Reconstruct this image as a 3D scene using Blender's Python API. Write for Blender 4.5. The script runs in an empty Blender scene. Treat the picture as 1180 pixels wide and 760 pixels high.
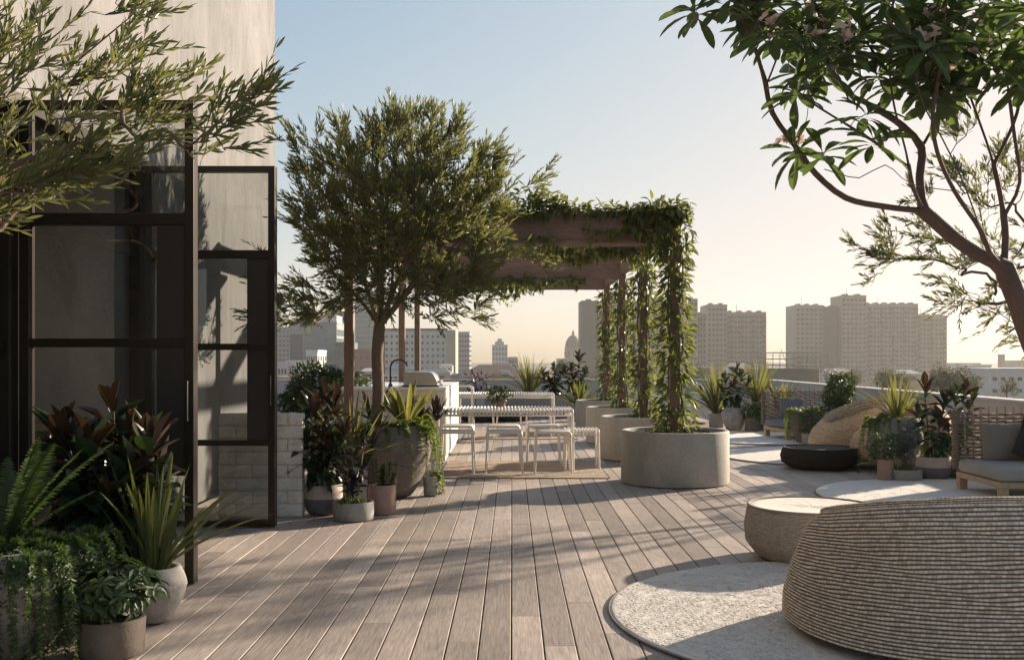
import bpy, math, random
import numpy as np
from mathutils import Vector, Matrix

# ------------------------------------------------------------------ basics
F, CX, HY, EYE = 1190.0, 590.0, 413.0, 1.35      # focal length / vanishing point of the survey, eye height
def at(x, y, Y):
    """surveyed picture point at depth Y (metres) -> world point"""
    return np.array([(x - CX) * Y / F, Y, EYE + (HY - y) * Y / F])
R = math.radians
sc = bpy.context.scene
COL = sc.collection
rng = np.random.default_rng(7)
random.seed(7)

def nrm(a):
    a = np.asarray(a, float)
    return a / np.maximum(np.linalg.norm(a, axis=-1, keepdims=True), 1e-9)

class MB:
    """collects geometry, then links it as ONE mesh object"""
    def __init__(s):
        s.v, s.q, s.t, s.n, s.uvq = [], [], [], 0, []
    def add(s, v, q=None, t=None):
        v = np.asarray(v, float).reshape(-1, 3)
        if q is not None and len(q): s.q.append(np.asarray(q, int).reshape(-1, 4) + s.n)
        if t is not None and len(t): s.t.append(np.asarray(t, int).reshape(-1, 3) + s.n)
        s.v.append(v); s.n += len(v)
        return s
    def box(s, x0, x1, y0, y1, z0, z1, rz=0, o=(0, 0, 0)):
        v = np.array([[x0,y0,z0],[x1,y0,z0],[x1,y1,z0],[x0,y1,z0],[x0,y0,z1],[x1,y0,z1],[x1,y1,z1],[x0,y1,z1]], float)
        if rz:
            c, n = math.cos(rz), math.sin(rz)
            v = np.stack([v[:,0]*c - v[:,1]*n, v[:,0]*n + v[:,1]*c, v[:,2]], 1)
        return s.add(v + np.array(o), [[3,2,1,0],[4,5,6,7],[0,1,5,4],[1,2,6,5],[2,3,7,6],[3,0,4,7]])
    def tube(s, pts, rad, n=8, cap=True, flat=None):
        p = np.asarray(pts, float); m = len(p)
        r = np.broadcast_to(np.asarray(rad, float), (m,))
        d = nrm(np.gradient(p, axis=0))
        ref = np.array([0, 0, 1.0]) if abs(d[0, 2]) < .9 else np.array([1.0, 0, 0])
        u = nrm(np.cross(d[0], ref)); U = []
        for i in range(m):
            u = nrm(u - d[i] * np.dot(u, d[i])); U.append(u)
        U = np.array(U); W = np.cross(d, U)
        a = np.arange(n) * 2 * math.pi / n
        ca, sa = np.cos(a), np.sin(a)
        if flat: sa = sa * flat
        v = p[:, None] + r[:, None, None] * (ca[None, :, None] * U[:, None] + sa[None, :, None] * W[:, None])
        i = np.arange(m - 1)[:, None] * n; j = np.arange(n)[None]; k = (j + 1) % n
        q = np.stack([i + j, i + k, i + n + k, i + n + j], -1).reshape(-1, 4)
        v = v.reshape(-1, 3); t = []
        if cap:
            v = np.concatenate([v, p[:1], p[-1:]])
            jj = np.arange(n); kk = (jj + 1) % n
            t = np.concatenate([np.stack([kk, jj, np.full(n, m*n)], 1), np.stack([jj + (m-1)*n, kk + (m-1)*n, np.full(n, m*n+1)], 1)])
        return s.add(v, q, t)
    def lathe(s, prof, n=40, o=(0, 0, 0), wob=0.0):
        """prof: list of (r, z)"""
        pr = np.asarray(prof, float); m = len(pr)
        a = np.arange(n) * 2 * math.pi / n
        rr = pr[:, 0][:, None] * (1 + wob * np.sin(3 * a)[None])
        v = np.stack([rr * np.cos(a), rr * np.sin(a), np.repeat(pr[:, 1][:, None], n, 1)], -1).reshape(-1, 3) + np.array(o)
        i = np.arange(m - 1)[:, None] * n; j = np.arange(n)[None]; k = (j + 1) % n
        q = np.stack([i + j, i + k, i + n + k, i + n + j], -1).reshape(-1, 4)
        return s.add(v, q)
    def disc(s, r, z, n=40, o=(0, 0)):
        a = np.arange(n) * 2 * math.pi / n
        v = np.concatenate([np.stack([o[0] + r*np.cos(a), o[1] + r*np.sin(a), np.full(n, z)], 1), [[o[0], o[1], z]]])
        j = np.arange(n)
        return s.add(v, None, np.stack([j, (j+1) % n, np.full(n, n)], 1))
    def grid(s, v):
        """v: (a, b, 3) grid of points"""
        a, b = v.shape[:2]
        i = np.arange(a-1)[:, None]*b; j = np.arange(b-1)[None]
        return s.add(v.reshape(-1, 3), np.stack([i+j, i+j+1, i+b+j+1, i+b+j], -1).reshape(-1, 4))
    def leaves(s, P, D, N, L, W, prof, bend=.2, fold=.15):
        """many leaves at once: base P, direction D, face normal N"""
        P = np.asarray(P, float); n = len(P)
        if not n: return s
        D = nrm(D); N = nrm(N - D * np.sum(N*D, 1)[:, None]); S = np.cross(D, N)
        L = np.broadcast_to(L, (n,))[:, None]; W = np.broadcast_to(W, (n,))[:, None]; bend = np.broadcast_to(bend, (n,))[:, None]
        sec = []
        for t, w in prof:
            c = P + D * (L*t) - N * (bend*L*t*t)
            e = S * (W*w*.5); f = N * (fold*W*w)
            sec += ([c + e + f, c, c - e + f] if fold else [c + e, c - e])
        k = 3 if fold else 2; m = len(prof)
        v = np.stack(sec, 1).reshape(-1, 3)
        q = []
        for i in range(m-1):
            for j in range(k-1): q.append([i*k+j, i*k+j+1, (i+1)*k+j+1, (i+1)*k+j])
        q = (np.array(q)[None] + (np.arange(n)*k*m)[:, None, None]).reshape(-1, 4)
        return s.add(v, q)
    def mesh(s, name, smooth=False, sharp=None):
        me = bpy.data.meshes.new(name)
        V = np.concatenate(s.v).astype(np.float32)
        Q = np.concatenate(s.q) if s.q else np.zeros((0, 4), int)
        T = np.concatenate(s.t) if s.t else np.zeros((0, 3), int)
        me.vertices.add(len(V)); me.vertices.foreach_set('co', V.ravel())
        idx = np.concatenate([Q.ravel(), T.ravel()]).astype(np.int32)
        me.loops.add(len(idx)); me.loops.foreach_set('vertex_index', idx)
        st = np.concatenate([np.arange(len(Q))*4, len(Q)*4 + np.arange(len(T))*3]).astype(np.int32)
        me.polygons.add(len(st)); me.polygons.foreach_set('loop_start', st)
        me.update(calc_edges=True)
        me.polygons.foreach_set('use_smooth', np.full(len(st), bool(smooth)))
        if smooth and sharp: me.set_sharp_from_angle(angle=R(sharp))
        me.update()
        return me
    def build(s, name, mat, parent=None, smooth=False, sharp=None, bevel=0, seg=2, loc=None):
        me = s.mesh(name, smooth, sharp); me.materials.append(mat)
        o = bpy.data.objects.new(name, me); COL.objects.link(o)
        if parent is not None: o.parent = parent
        if loc is not None: o.location = loc
        if bevel:
            b = o.modifiers.new('bevel', 'BEVEL'); b.width = bevel; b.segments = seg; b.limit_method = 'ANGLE'; b.angle_limit = R(35)
        return o

def tag(o, label=None, cat=None, group=None, kind=None):
    if label: o['label'] = label
    if cat: o['category'] = cat
    if group: o['group'] = group
    if kind: o['kind'] = kind
    return o
def thing(name, label, cat, loc=(0, 0, 0), rz=0, group=None):
    o = bpy.data.objects.new(name, None); COL.objects.link(o)
    o.location = loc; o.rotation_euler = (0, 0, rz); o.empty_display_size = .2
    return tag(o, label, cat, group)
def dup(root, loc, rz=0, label=None, group=None, scale=None):
    r = root.copy(); COL.objects.link(r); r.location = loc; r.rotation_euler = (0, 0, rz)
    if scale: r.scale = scale
    if label: r['label'] = label
    if group: r['group'] = group
    def kids(a, b):
        for ch in list(a.children):
            c = ch.copy(); COL.objects.link(c); c.parent = b; kids(ch, c)
    kids(root, r)
    return r

# ------------------------------------------------------------------ materials
class NT:
    def __init__(s, name):
        s.m = bpy.data.materials.new(name); s.m.use_nodes = True; s.t = s.m.node_tree; s.t.nodes.clear()
        s.out = s.n('ShaderNodeOutputMaterial'); s.b = s.n('ShaderNodeBsdfPrincipled'); s.l(s.b.outputs[0], s.out.inputs[0])
    def n(s, typ, **k):
        x = s.t.nodes.new(typ)
        for a, b in k.items(): setattr(x, a, b)
        return x
    def l(s, a, b): s.t.links.new(a, b)
    def coord(s, scale=(1, 1, 1), kind='Object', rot=(0, 0, 0)):
        c = s.n('ShaderNodeTexCoord'); m = s.n('ShaderNodeMapping'); s.l(c.outputs[kind], m.inputs[0])
        m.inputs['Scale'].default_value = scale; m.inputs['Rotation'].default_value = rot
        return m.outputs[0]
    def noise(s, vec, scale, detail=4, rough=.55, dist=0):
        x = s.n('ShaderNodeTexNoise'); x.inputs['Scale'].default_value = scale; x.inputs['Detail'].default_value = detail
        x.inputs['Roughness'].default_value = rough; x.inputs['Distortion'].default_value = dist
        if vec is not None: s.l(vec, x.inputs['Vector'])
        return x.outputs['Fac']
    def ramp(s, fac, stops, interp='LINEAR'):
        x = s.n('ShaderNodeValToRGB'); x.color_ramp.interpolation = interp
        e = x.color_ramp.elements
        while len(e) < len(stops): e.new(.5)
        for el, (p, c) in zip(e, stops):
            el.position = p; el.color = (*c, 1) if len(c) == 3 else c
        s.l(fac, x.inputs[0]); return x.outputs[0]
    def mix(s, fac, a, b, mode='MIX'):
        x = s.n('ShaderNodeMix', data_type='RGBA', blend_type=mode)
        for sock, v in ((x.inputs[0], fac), (x.inputs[6], a), (x.inputs[7], b)):
            if hasattr(v, 'is_linked') or isinstance(v, bpy.types.NodeSocket): s.l(v, sock)
            elif isinstance(v, (int, float)): sock.default_value = v
            else: sock.default_value = (*v, 1)
        return x.outputs[2]
    def math(s, op, a, b=None):
        x = s.n('ShaderNodeMath', operation=op)
        for i, v in enumerate((a, b)):
            if v is None: continue
            if isinstance(v, (int, float)): x.inputs[i].default_value = v
            else: s.l(v, x.inputs[i])
        return x.outputs[0]
    def bump(s, h, strength=.3, dist=.01, prev=None):
        x = s.n('ShaderNodeBump'); x.inputs['Strength'].default_value = strength; x.inputs['Distance'].default_value = dist
        s.l(h, x.inputs['Height'])
        if prev is not None: s.l(prev, x.inputs['Normal'])
        s.l(x.outputs[0], s.b.inputs['Normal']); return x.outputs[0]
    def set(s, col=None, rough=None, metal=None, spec=None):
        for k, v in (('Base Color', col), ('Roughness', rough), ('Metallic', metal), ('Specular IOR Level', spec)):
            if v is None: continue
            if isinstance(v, bpy.types.NodeSocket): s.l(v, s.b.inputs[k])
            elif isinstance(v, (int, float)): s.b.inputs[k].default_value = v
            else: s.b.inputs[k].default_value = (*v, 1)
        return s.m

def mul(c, f): return tuple(min(1, x*f) for x in c)
def surf(name, c, rough=.6, var=.25, scale=4, stretch=(1, 1, 1), bump=.15, bscale=90, metal=0, dist=.004, fine=.12, kind='Object', spec=None):
    """general weathered surface: broad tone changes, fine speckle and a small bump"""
    t = NT(name); v = t.coord(stretch, kind)
    big = t.noise(v, scale, 5, .6, .4)
    base = t.ramp(big, [(.25, mul(c, 1-var)), (.75, mul(c, 1+var))])
    sm = t.noise(t.coord((1, 1, 1), kind), bscale, 3)
    col = t.mix(fine, base, t.ramp(sm, [(.3, mul(c, .45)), (.7, mul(c, 1.5))]))
    t.bump(sm, bump, dist)
    return t.set(col, rough, metal, spec)
def leafmat(name, cols, transl=.3, rough=.42, tcol=None, spec=.4, vein=True):
    """leaf: one tone per leaf, light coming through from behind"""
    t = NT(name); g = t.n('ShaderNodeNewGeometry')
    k = len(cols)
    c = t.ramp(g.outputs['Random Per Island'], [((i+.5)/k, x) for i, x in enumerate(cols)])
    nz = t.noise(t.coord((1, 1, 1)), 35, 2)
    c = t.mix(.35, c, t.mix(nz, mul(cols[0], .6), mul(cols[-1], 1.2)))
    t.set(c, rough, 0, spec)
    tr = t.n('ShaderNodeBsdfTranslucent')
    if tcol: t.l(t.mix(.65, c, tcol), tr.inputs[0])
    else: t.l(t.mix(1.0, c, (1.0, 1.0, .75), 'MULTIPLY'), tr.inputs[0])
    mx = t.n('ShaderNodeMixShader'); mx.inputs[0].default_value = transl
    t.l(t.b.outputs[0], mx.inputs[1]); t.l(tr.outputs[0], mx.inputs[2]); t.l(mx.outputs[0], t.out.inputs[0])
    return t.m
def woodmat(name, c1, c2, axis='Y', rough=.65, scale=1.0, island=.35, bump=.25, spec=.3):
    """timber with grain along one axis; each board has its own tone"""
    t = NT(name)
    st = {'X': (1.2, 22, 22), 'Y': (22, 1.2, 22), 'Z': (22, 22, 1.2)}[axis]
    g = t.n('ShaderNodeNewGeometry'); rnd = g.outputs['Random Per Island']
    tc = t.n('ShaderNodeTexCoord'); off = t.n('ShaderNodeVectorMath', operation='MULTIPLY_ADD')
    comb = t.n('ShaderNodeCombineXYZ')
    for i in range(3): t.l(rnd, comb.inputs[i])
    off.inputs[1].default_value = (7, 13, 5); t.l(comb.outputs[0], off.inputs[0]); t.l(tc.outputs['Object'], off.inputs[2])
    mp = t.n('ShaderNodeMapping'); mp.inputs['Scale'].default_value = tuple(x*scale for x in st); t.l(off.outputs[0], mp.inputs[0])
    grain = t.noise(mp.outputs[0], 1.6, 6, .65, 1.6)
    fine = t.noise(mp.outputs[0], 6, 3, .6, .3)
    col = t.ramp(grain, [(.28, c1), (.72, c2)])
    col = t.mix(.35, col, t.ramp(fine, [(.35, mul(c1, .6)), (.65, mul(c2, 1.1))]))
    tone = t.ramp(rnd, [(0, (1-island,)*3), (1, (1+island*.55,)*3)])
    col = t.mix(1.0, col, tone, 'MULTIPLY')
    blot = t.noise(t.coord((1, 1, 1)), .9, 4, .6)
    col = t.mix(.35, col, t.mix(1.0, col, t.ramp(blot, [(.35, (.6, .6, .62)), (.65, (1.25, 1.22, 1.2))]), 'MULTIPLY'))
    t.bump(t.math('ADD', grain, t.math('MULTIPLY', fine, .6)), bump, .003)
    r = t.ramp(fine, [(.3, (rough-.12,)*3), (.7, (rough+.12,)*3)])
    return t.set(col, r, 0, spec)

MT = {}
MT['deck'] = woodmat('weathered_decking', (.285, .236, .198), (.475, .402, .342), 'Y', .6, 1, .34, .35)
MT['under'] = surf('deck_substructure', (.012, .011, .010), .9)
def facade_mat():
    t = NT('cast_concrete'); v = t.coord((1, 1, 1))
    streak = t.noise(t.coord((2.0, 2.0, .55)), 1.6, 10, .78, .6)
    cloud = t.noise(v, .55, 5, .6, .3); pit = t.noise(v, 28, 6, .75)
    c = t.ramp(streak, [(.3, (.075, .073, .071)), (.5, (.18, .176, .170)), (.82, (.33, .325, .315))])
    c = t.mix(.5, c, t.ramp(cloud, [(.3, (.11, .107, .103)), (.7, (.27, .265, .256))]))
    c = t.mix(t.ramp(pit, [(.52, (0, 0, 0)), (.74, (.7, .7, .7))]), c, (.22, .2, .175))
    n = t.bump(streak, .35, .03); n = t.bump(cloud, .3, .03, n); t.bump(pit, .6, .008, n)
    return t.set(c, .85, 0, .25)
MT['facade'] = facade_mat()
MT['bronze'] = surf('dark_bronze_metal', (.030, .022, .015), .38, .2, 3, bump=.05, metal=.55, fine=.06)
MT['panel'] = surf('dark_door_panel', (.020, .014, .010), .5, .15, 3, bump=.03, fine=.05)
def glass_mat():
    t = NT('clear_glazing'); t.t.nodes.remove(t.b)
    tr = t.n('ShaderNodeBsdfTransparent'); tr.inputs[0].default_value = (.80, .81, .80, 1)
    gl = t.n('ShaderNodeBsdfGlossy'); gl.inputs['Roughness'].default_value = .01; gl.inputs[0].default_value = (.9, .9, .9, 1)
    fr = t.n('ShaderNodeFresnel'); fr.inputs[0].default_value = 1.5
    mx = t.n('ShaderNodeMixShader'); t.l(fr.outputs[0], mx.inputs[0]); t.l(tr.outputs[0], mx.inputs[1]); t.l(gl.outputs[0], mx.inputs[2])
    t.l(mx.outputs[0], t.out.inputs[0]); return t.m
MT['glass'] = glass_mat()
MT['brick'] = surf('white_painted_brick', (.74, .65, .545), .8, .22, 5, bump=.5, bscale=50, dist=.008, fine=.2)
MT['mortar'] = surf('brick_mortar', (.52, .455, .38), .9, .2)
MT['planter'] = surf('cast_planter_concrete', (.34, .305, .255), .8, .34, 3.2, (1, 1, .5), .5, 75, dist=.006, fine=.38)
MT['soil'] = surf('dark_soil', (.030, .022, .016), .95, .5, 20, bump=1, bscale=45, dist=.03, fine=.4)
MT['pergola'] = woodmat('stained_pergola_timber', (.17, .11, .083), (.33, .225, .172), 'X', .65, 1, .25, .2)
MT['pergola_z'] = woodmat('stained_post_timber', (.16, .10, .076), (.30, .20, .152), 'Z', .65, 1, .25, .2)
MT['cream'] = surf('cream_powder_coat', (.74, .685, .60), .42, .06, 3, bump=.04, fine=.06)
MT['stone'] = surf('pale_stone', (.56, .52, .46), .45, .16, 2.5, (1, 1, .5), .1, 60, fine=.15)
MT['stonetop'] = surf('polished_stone_top', (.72, .70, .66), .22, .1, 3, bump=.02, fine=.05)
MT['steel'] = surf('brushed_steel', (.52, .48, .43), .3, .1, 6, (1, 1, 8), .05, metal=.9, fine=.05)
MT['black'] = surf('matt_black_metal', (.012, .012, .012), .4, .1, bump=.03, fine=.05)
MT['parapet'] = surf('rendered_parapet', (.40, .385, .37), .85, .16, 1.3, (1, 1, 1), .25, 70, fine=.2)
MT['coping'] = surf('parapet_coping', (.46, .445, .42), .8, .12, 2, bump=.15, fine=.15)
def potmat(name, c, rough=.85, stain=.5):
    t = NT(name); v = t.coord((1, 1, 1)); n1 = t.noise(v, 9, 6, .7, .6); n2 = t.noise(v, 70, 3)
    c1 = t.ramp(n1, [(.3, mul(c, 1-stain)), (.55, c), (.75, mul(c, 1.2))])
    c1 = t.mix(.2, c1, t.ramp(n2, [(.35, mul(c, .5)), (.65, mul(c, 1.35))]))
    n = t.bump(n1, .4, .01); t.bump(n2, .35, .004, n)
    return t.set(c1, rough, 0, .3)
MT['pot_stone'] = potmat('rough_stone_pot', (.34, .315, .28))
MT['pot_grey'] = potmat('grey_concrete_pot', (.30, .285, .26), stain=.3)
MT['pot_terra'] = potmat('dusty_terracotta', (.34, .22, .17), stain=.15)
MT['pot_cream'] = potmat('pale_pink_glaze', (.52, .42, .36), stain=.15)
MT['pot_slate'] = potmat('slate_glaze', (.15, .135, .145), stain=.2)
MT['pot_dark'] = potmat('dark_earth_pot', (.16, .13, .105), stain=.3)
MT['bark'] = surf('tree_bark', (.15, .105, .075), .9, .4, 9, (1, 1, .35), .8, 55, dist=.012, fine=.3)
MT['bark_dark'] = surf('brown_smooth_bark', (.115, .075, .058), .8, .35, 9, (1, 1, .4), .6, 60, dist=.01, fine=.3)
MT['twig'] = surf('thin_stems', (.11, .10, .05), .8, .3)
MT['olive'] = leafmat('olive_leaves', [(.030, .048, .024), (.056, .082, .042), (.10, .128, .078), (.17, .17, .06)], .34, .40, (.36, .37, .10))
MT['vine'] = leafmat('vine_leaves', [(.022, .045, .016), (.045, .078, .024), (.085, .115, .030), (.18, .17, .05)], .36, .4, (.36, .40, .09))
MT['plum'] = leafmat('broad_tree_leaves', [(.028, .052, .016), (.044, .072, .022), (.065, .098, .030)], .34, .34, (.22, .32, .07))
MT['petal'] = leafmat('pink_petals', [(.75, .46, .42), (.82, .62, .55), (.85, .72, .62)], .3, .6, (.8, .55, .45))
MT['fern'] = leafmat('fern_fronds', [(.042, .075, .018), (.075, .12, .028), (.12, .165, .036)], .34, .5, (.30, .36, .05))
MT['fern_dark'] = leafmat('dark_fern_fronds', [(.022, .045, .014), (.04, .07, .02), (.06, .095, .026)], .28, .5, (.12, .2, .03))
MT['rubber'] = leafmat('glossy_broad_leaves', [(.012, .028, .014), (.018, .040, .018), (.028, .055, .024)], .12, .24, (.10, .16, .03), .55)
MT['rust'] = leafmat('rust_backed_leaves', [(.020, .021, .011), (.034, .023, .013), (.055, .030, .017)], .10, .32, (.16, .07, .025))
MT['strap'] = leafmat('strap_leaves', [(.030, .055, .020), (.060, .090, .028), (.11, .125, .036)], .24, .4, (.36, .36, .06))
MT['flax'] = leafmat('yellow_flax_blades', [(.07, .095, .028), (.12, .14, .042), (.20, .19, .06)], .34, .42, (.40, .38, .08))
MT['purple'] = leafmat('dark_purple_leaves', [(.018, .016, .02), (.03, .022, .028), (.045, .036, .045)], .2, .35, (.14, .05, .06))
MT['blue'] = leafmat('blue_grey_leaves', [(.06, .075, .115), (.09, .10, .15), (.13, .14, .19)], .2, .45, (.15, .15, .2))
MT['shrub'] = leafmat('shrub_leaves', [(.018, .036, .012), (.03, .055, .018), (.05, .08, .024)], .25, .4, (.12, .18, .03))
MT['cushion'] = surf('grey_upholstery', (.29, .268, .245), .92, .12, 3, bump=.35, bscale=420, dist=.002, fine=.25)
MT['cushion_brown'] = surf('taupe_upholstery', (.19, .162, .132), .92, .12, 3, bump=.35, bscale=420, dist=.002, fine=.25)
MT['cushion_black'] = surf('charcoal_upholstery', (.022, .021, .02), .95, .12, 3, bump=.3, bscale=420, dist=.002, fine=.2)
MT['cushion_blue'] = surf('slate_blue_upholstery', (.15, .15, .165), .95, .12, 3, bump=.3, bscale=420, dist=.002, fine=.2)
MT['teak'] = woodmat('pale_teak', (.33, .22, .125), (.52, .38, .23), 'Y', .55, 1, .1, .1)
MT['rope'] = surf('brown_woven_rope', (.19, .135, .095), .9, .3, 12, bump=.6, bscale=200, dist=.003, fine=.3)
# ------------------------------------------------------------------ deck
FX, FEND = -2.94, 12.8            # facade plane, far end of the facade
PX, PY = 6.4, 26.0                # inner faces of the right and the far parapet
def planks(x0, x1, y0, y1):
    w, gap = .146, .0065
    X, Y0, Y1 = [], [], []
    k0 = math.ceil(x0/(w+gap)); k1 = math.floor(x1/(w+gap))
    for k in range(k0, k1):
        y = y0 - random.uniform(0, 2.4)
        while y < y1:
            e = y + random.choice([2.4, 2.4, 3.0, 1.8])
            a, b = max(y, y0), min(e - .004, y1)
            if b - a > .05: X.append(k*(w+gap)); Y0.append(a); Y1.append(b)
            y = e
    X, Y0, Y1 = map(np.array, (X, Y0, Y1)); n = len(X)
    dz = rng.uniform(-.0008, .0008, n)
    prof = [(0, -.028), (0, -.003), (.0026, 0), (w-.0026, 0), (w, -.003), (w, -.028)]
    v = np.zeros((n, 12, 3))
    for i, (px_, pz) in enumerate(prof):
        for j, y in enumerate((Y0, Y1)):
            v[:, i+6*j, 0] = X + px_; v[:, i+6*j, 1] = y; v[:, i+6*j, 2] = pz + dz
    q = [[i, i+6, i+7, i+1] for i in range(5)] + [[0, 1, 2, 3], [0, 3, 4, 5], [9, 8, 7, 6], [11, 10, 9, 6]]
    return v.reshape(-1, 3), (np.array(q)[None] + (np.arange(n)*12)[:, None, None]).reshape(-1, 4)
m = MB()
for a in ((FX+.02, PX, -1.5, FEND), (-9, PX, FEND+.004, PY)): 
    v, q = planks(*a); m.add(v, q)
tag(m.build('deck', MT['deck']), kind='structure')
m = MB().box(FX, PX, -1.5, FEND, -.10, -.034); m.box(-9, PX, FEND, PY, -.10, -.034)
tag(m.build('deck_base', MT['under']), kind='structure')

# ------------------------------------------------------------------ building with its concrete facade
bld = thing('concrete_building', 'tall pale concrete building side wall rising along the left edge of the deck', 'building', (FX, 0, 0))
m = MB()
m.box(-.30, 0, -2, FEND, 2.93, 9.5)                 # upper wall
m.box(-.30, 0, 8.42, FEND, 0, 2.93)                 # pier beyond the doors
m.box(-.30, 0, -2, .6, 0, 2.93)
m.box(-9, -.30, FEND-.3, FEND, 0, 9.5)
m.build('wall', MT['facade'], bld)
m = MB().box(-9, -.302, 8.42, 8.6, 0, 2.95); m.box(-9.2, -9, -2, FEND-.3, 0, 3.2)
m.build('interior_wall', surf('dim_interior_plaster', (.50, .43, .36), .9, .3, 2.5, (1, 1, .4), .3, 40), bld)
m = MB().box(-9, -.302, -2, 8.6, 2.955, 3.2)
m.build('ceiling', surf('interior_ceiling', (.35, .33, .3), .9), bld)
m = MB().box(-9, -.01, -2, 8.42, -.08, -.005)
m.build('interior_floor', surf('interior_floor', (.10, .08, .06), .5), bld)
m = MB()
m.box(-.16, .012, .6, 8.42, 2.84, 2.93)             # head
for y in (.6, 2.7, 4.1, 6.02, 8.31): m.box(-.14, .010, y, y+.11, 0, 2.84)
for z in (.686, 1.433, 2.187): m.box(-.10, -.02, .71, 6.02, z-.03, z+.04)
m.build('window_frame', MT['bronze'], bld, bevel=.004)
m = MB().box(-.07, -.05, .71, 6.02, 0.01, 2.84)
m.build('window_glass', MT['glass'], bld)
m = MB().box(-4.6, -.45, 7.85, 8.40, .80, .86); m.box(-4.5, -4.4, 7.9, 8.38, 0, .80); m.box(-.6, -.5, 7.9, 8.38, 0, .80)
tag(m.build('wooden_shelf', MT['teak'], None, bevel=.004, loc=(FX, 0, 0)), 'long wooden shelf against the indoor wall behind the glass door', 'shelf')

# ------------------------------------------------------------------ the two folding glass doors, open at right angles
def make_door(y, label):
    W, T = 1.05, .085
    d = thing('glass_door', label, 'glass door', (FX, y, 0), 0, 'open glass doors on the deck')
    H = 2.885
    def bar(x0, x1, z0, z1, t=T, dy=0): return (x0, x1, dy, dy+t, z0, z1)
    m = MB()
    for b in (bar(.012, .07, .012, H), bar(W-.055, W, .012, H), bar(.07, W-.055, H-.045, H), bar(.07, W-.055, .012, .06)): m.box(*b)
    m.build('frame', MT['bronze'], d, bevel=.003)
    for z0, z1 in ((2.145, 2.215), (1.418, 1.470), (.655, .70)):
        MB().box(.07, W-.055, .004, T-.004, z0, z1).build('rail', MT['bronze'], d, bevel=.003)
    for z0, z1 in ((1.470, 2.145), (.70, 1.418)):
        MB().box(W-.225, W-.055, .012, T-.012, z0, z1).build('side_panel', MT['panel'], d, bevel=.003)
    for x1, z0, z1 in ((W-.055, 2.215, H-.045), (W-.225, 1.470, 2.145), (W-.225, .70, 1.418), (W-.055, .06, .655)):
        MB().box(.07, x1, .036, .046, z0, z1).build('glass_pane', MT['glass'], d)
    m = MB().tube([(W-.03, -.035, .98), (W-.03, -.035, 1.22)], .008, 8)
    for z in (.99, 1.21): m.tube([(W-.03, 0, z), (W-.03, -.035, z)], .006, 8)
    m.build('handle', MT['black'], d, smooth=True, sharp=40)
    return d
make_door(6.13, 'nearer open dark framed glass door, standing behind the shaded foreground pots')
make_door(8.23, 'farther open dark framed glass door, in front of the low white brick wall')

# ------------------------------------------------------------------ low white brick wall
def brick_wall():
    t = thing('brick_wall', 'low wall of rough white painted bricks beside the open glass door', 'wall', (-2.145, 8.80, 0))
    hw, th, ch = .36, .118, .111
    m = MB()
    for k in range(8):
        z0 = .004 + k*ch
        xs = [-hw] + list(np.arange(-hw + (.29 if k % 2 else .15), hw-.08, .30)) + [hw]
        for a, b in zip(xs[:-1], xs[1:]):
            j = lambda s: random.uniform(-s, s)
            x0, x1 = a + .005, b - .005
            yo = j(.006)
            v = []
            nx, nz = 7, 5                                # hand made brick: a wavy face
            for i in range(nz):
                for c in range(nx):
                    e = .004*((i in (0, nz-1)) + (c in (0, nx-1)))
                    v.append((x0 + (x1-x0)*c/(nx-1) + j(.003), yo + e + j(.0035), z0 + .005 + (ch-.012)*i/(nz-1) + j(.003)))
            g = np.array(v).reshape(nz, nx, 3); m.grid(g)
            bk = g.copy(); bk[:, :, 1] = th; 
            m.grid(bk[:, ::-1])
            for A, B in ((g[0], bk[0]), (bk[-1], g[-1]), (bk[:, 0], g[:, 0]), (g[:, -1], bk[:, -1])):
                m.grid(np.stack([B, A]))
    m.build('bricks', MT['brick'], t)
    MB().box(-hw+.008, hw-.008, .012, th-.012, 0, .885).build('mortar', MT['mortar'], t)
    return t
brick_wall()

# ------------------------------------------------------------------ parapets
def parapet(name, label, x0, x1, y0, y1, h=.826):
    t = thing(name, label, 'parapet wall', ((x0+x1)/2, (y0+y1)/2, 0))
    a, b = (x1-x0)/2, (y1-y0)/2
    MB().box(-a, a, -b, b, -.03, h-.035).build('wall', MT['parapet'], t)
    MB().box(-a-.015, a+.015, -b-.015, b+.015, h-.033, h).build('coping', MT['coping'], t, bevel=.006)
parapet('parapet_wall', 'long pale parapet along the right side behind the sofas and wicker chairs', PX, PX+.22, -1.5, PY+.2)
parapet('parapet_wall', 'pale parapet across the far end of the deck behind the white tables', -9, PX-.02, PY, PY+.22)

# ------------------------------------------------------------------ pergola and its four planters
pg = thing('pergola', 'brown timber pergola with four cross beams on slender posts', 'pergola', (0, 11.26, 0))
PXX = 1.775; ROW = [0, 2.7, 5.4, 8.1]
for i, y in enumerate(ROW):
    MB().box(-PXX-.06, PXX+.06, y-.05, y+.05, 2.64, 2.95).build('cross_beam', MT['pergola'], pg, bevel=.004)
    if i == 0: 
        MB().box(-PXX-.06, PXX+.06, y-.053, y+.30, 2.60, 2.638).build('soffit_board', MT['pergola'], pg, bevel=.003)
    for s in (-1, 1):
        z0 = .58 if s > 0 else (.0 if i in (0, 3) else .97)
        MB().box(s*PXX-.05, s*PXX+.05, y-.048, y+.048, z0-.05 if s > 0 else z0, 2.60 if i == 0 else 2.638).build('post', MT['pergola_z'], pg, bevel=.004)
for s in (-1, 1):
    MB().box(s*PXX-.045, s*PXX+.045, .052, 8.05, 2.70, 2.94).build('side_beam', woodmat('stained_side_timber', (.17, .11, .083), (.33, .225, .172), 'Y', .65, 1, .25, .2), pg, bevel=.004)
words_ = ['nearest the camera, its right edge in sun', 'second from the camera in the pergola row', 'third from the camera in the pergola row', 'square cornered and farthest from the camera']
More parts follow.
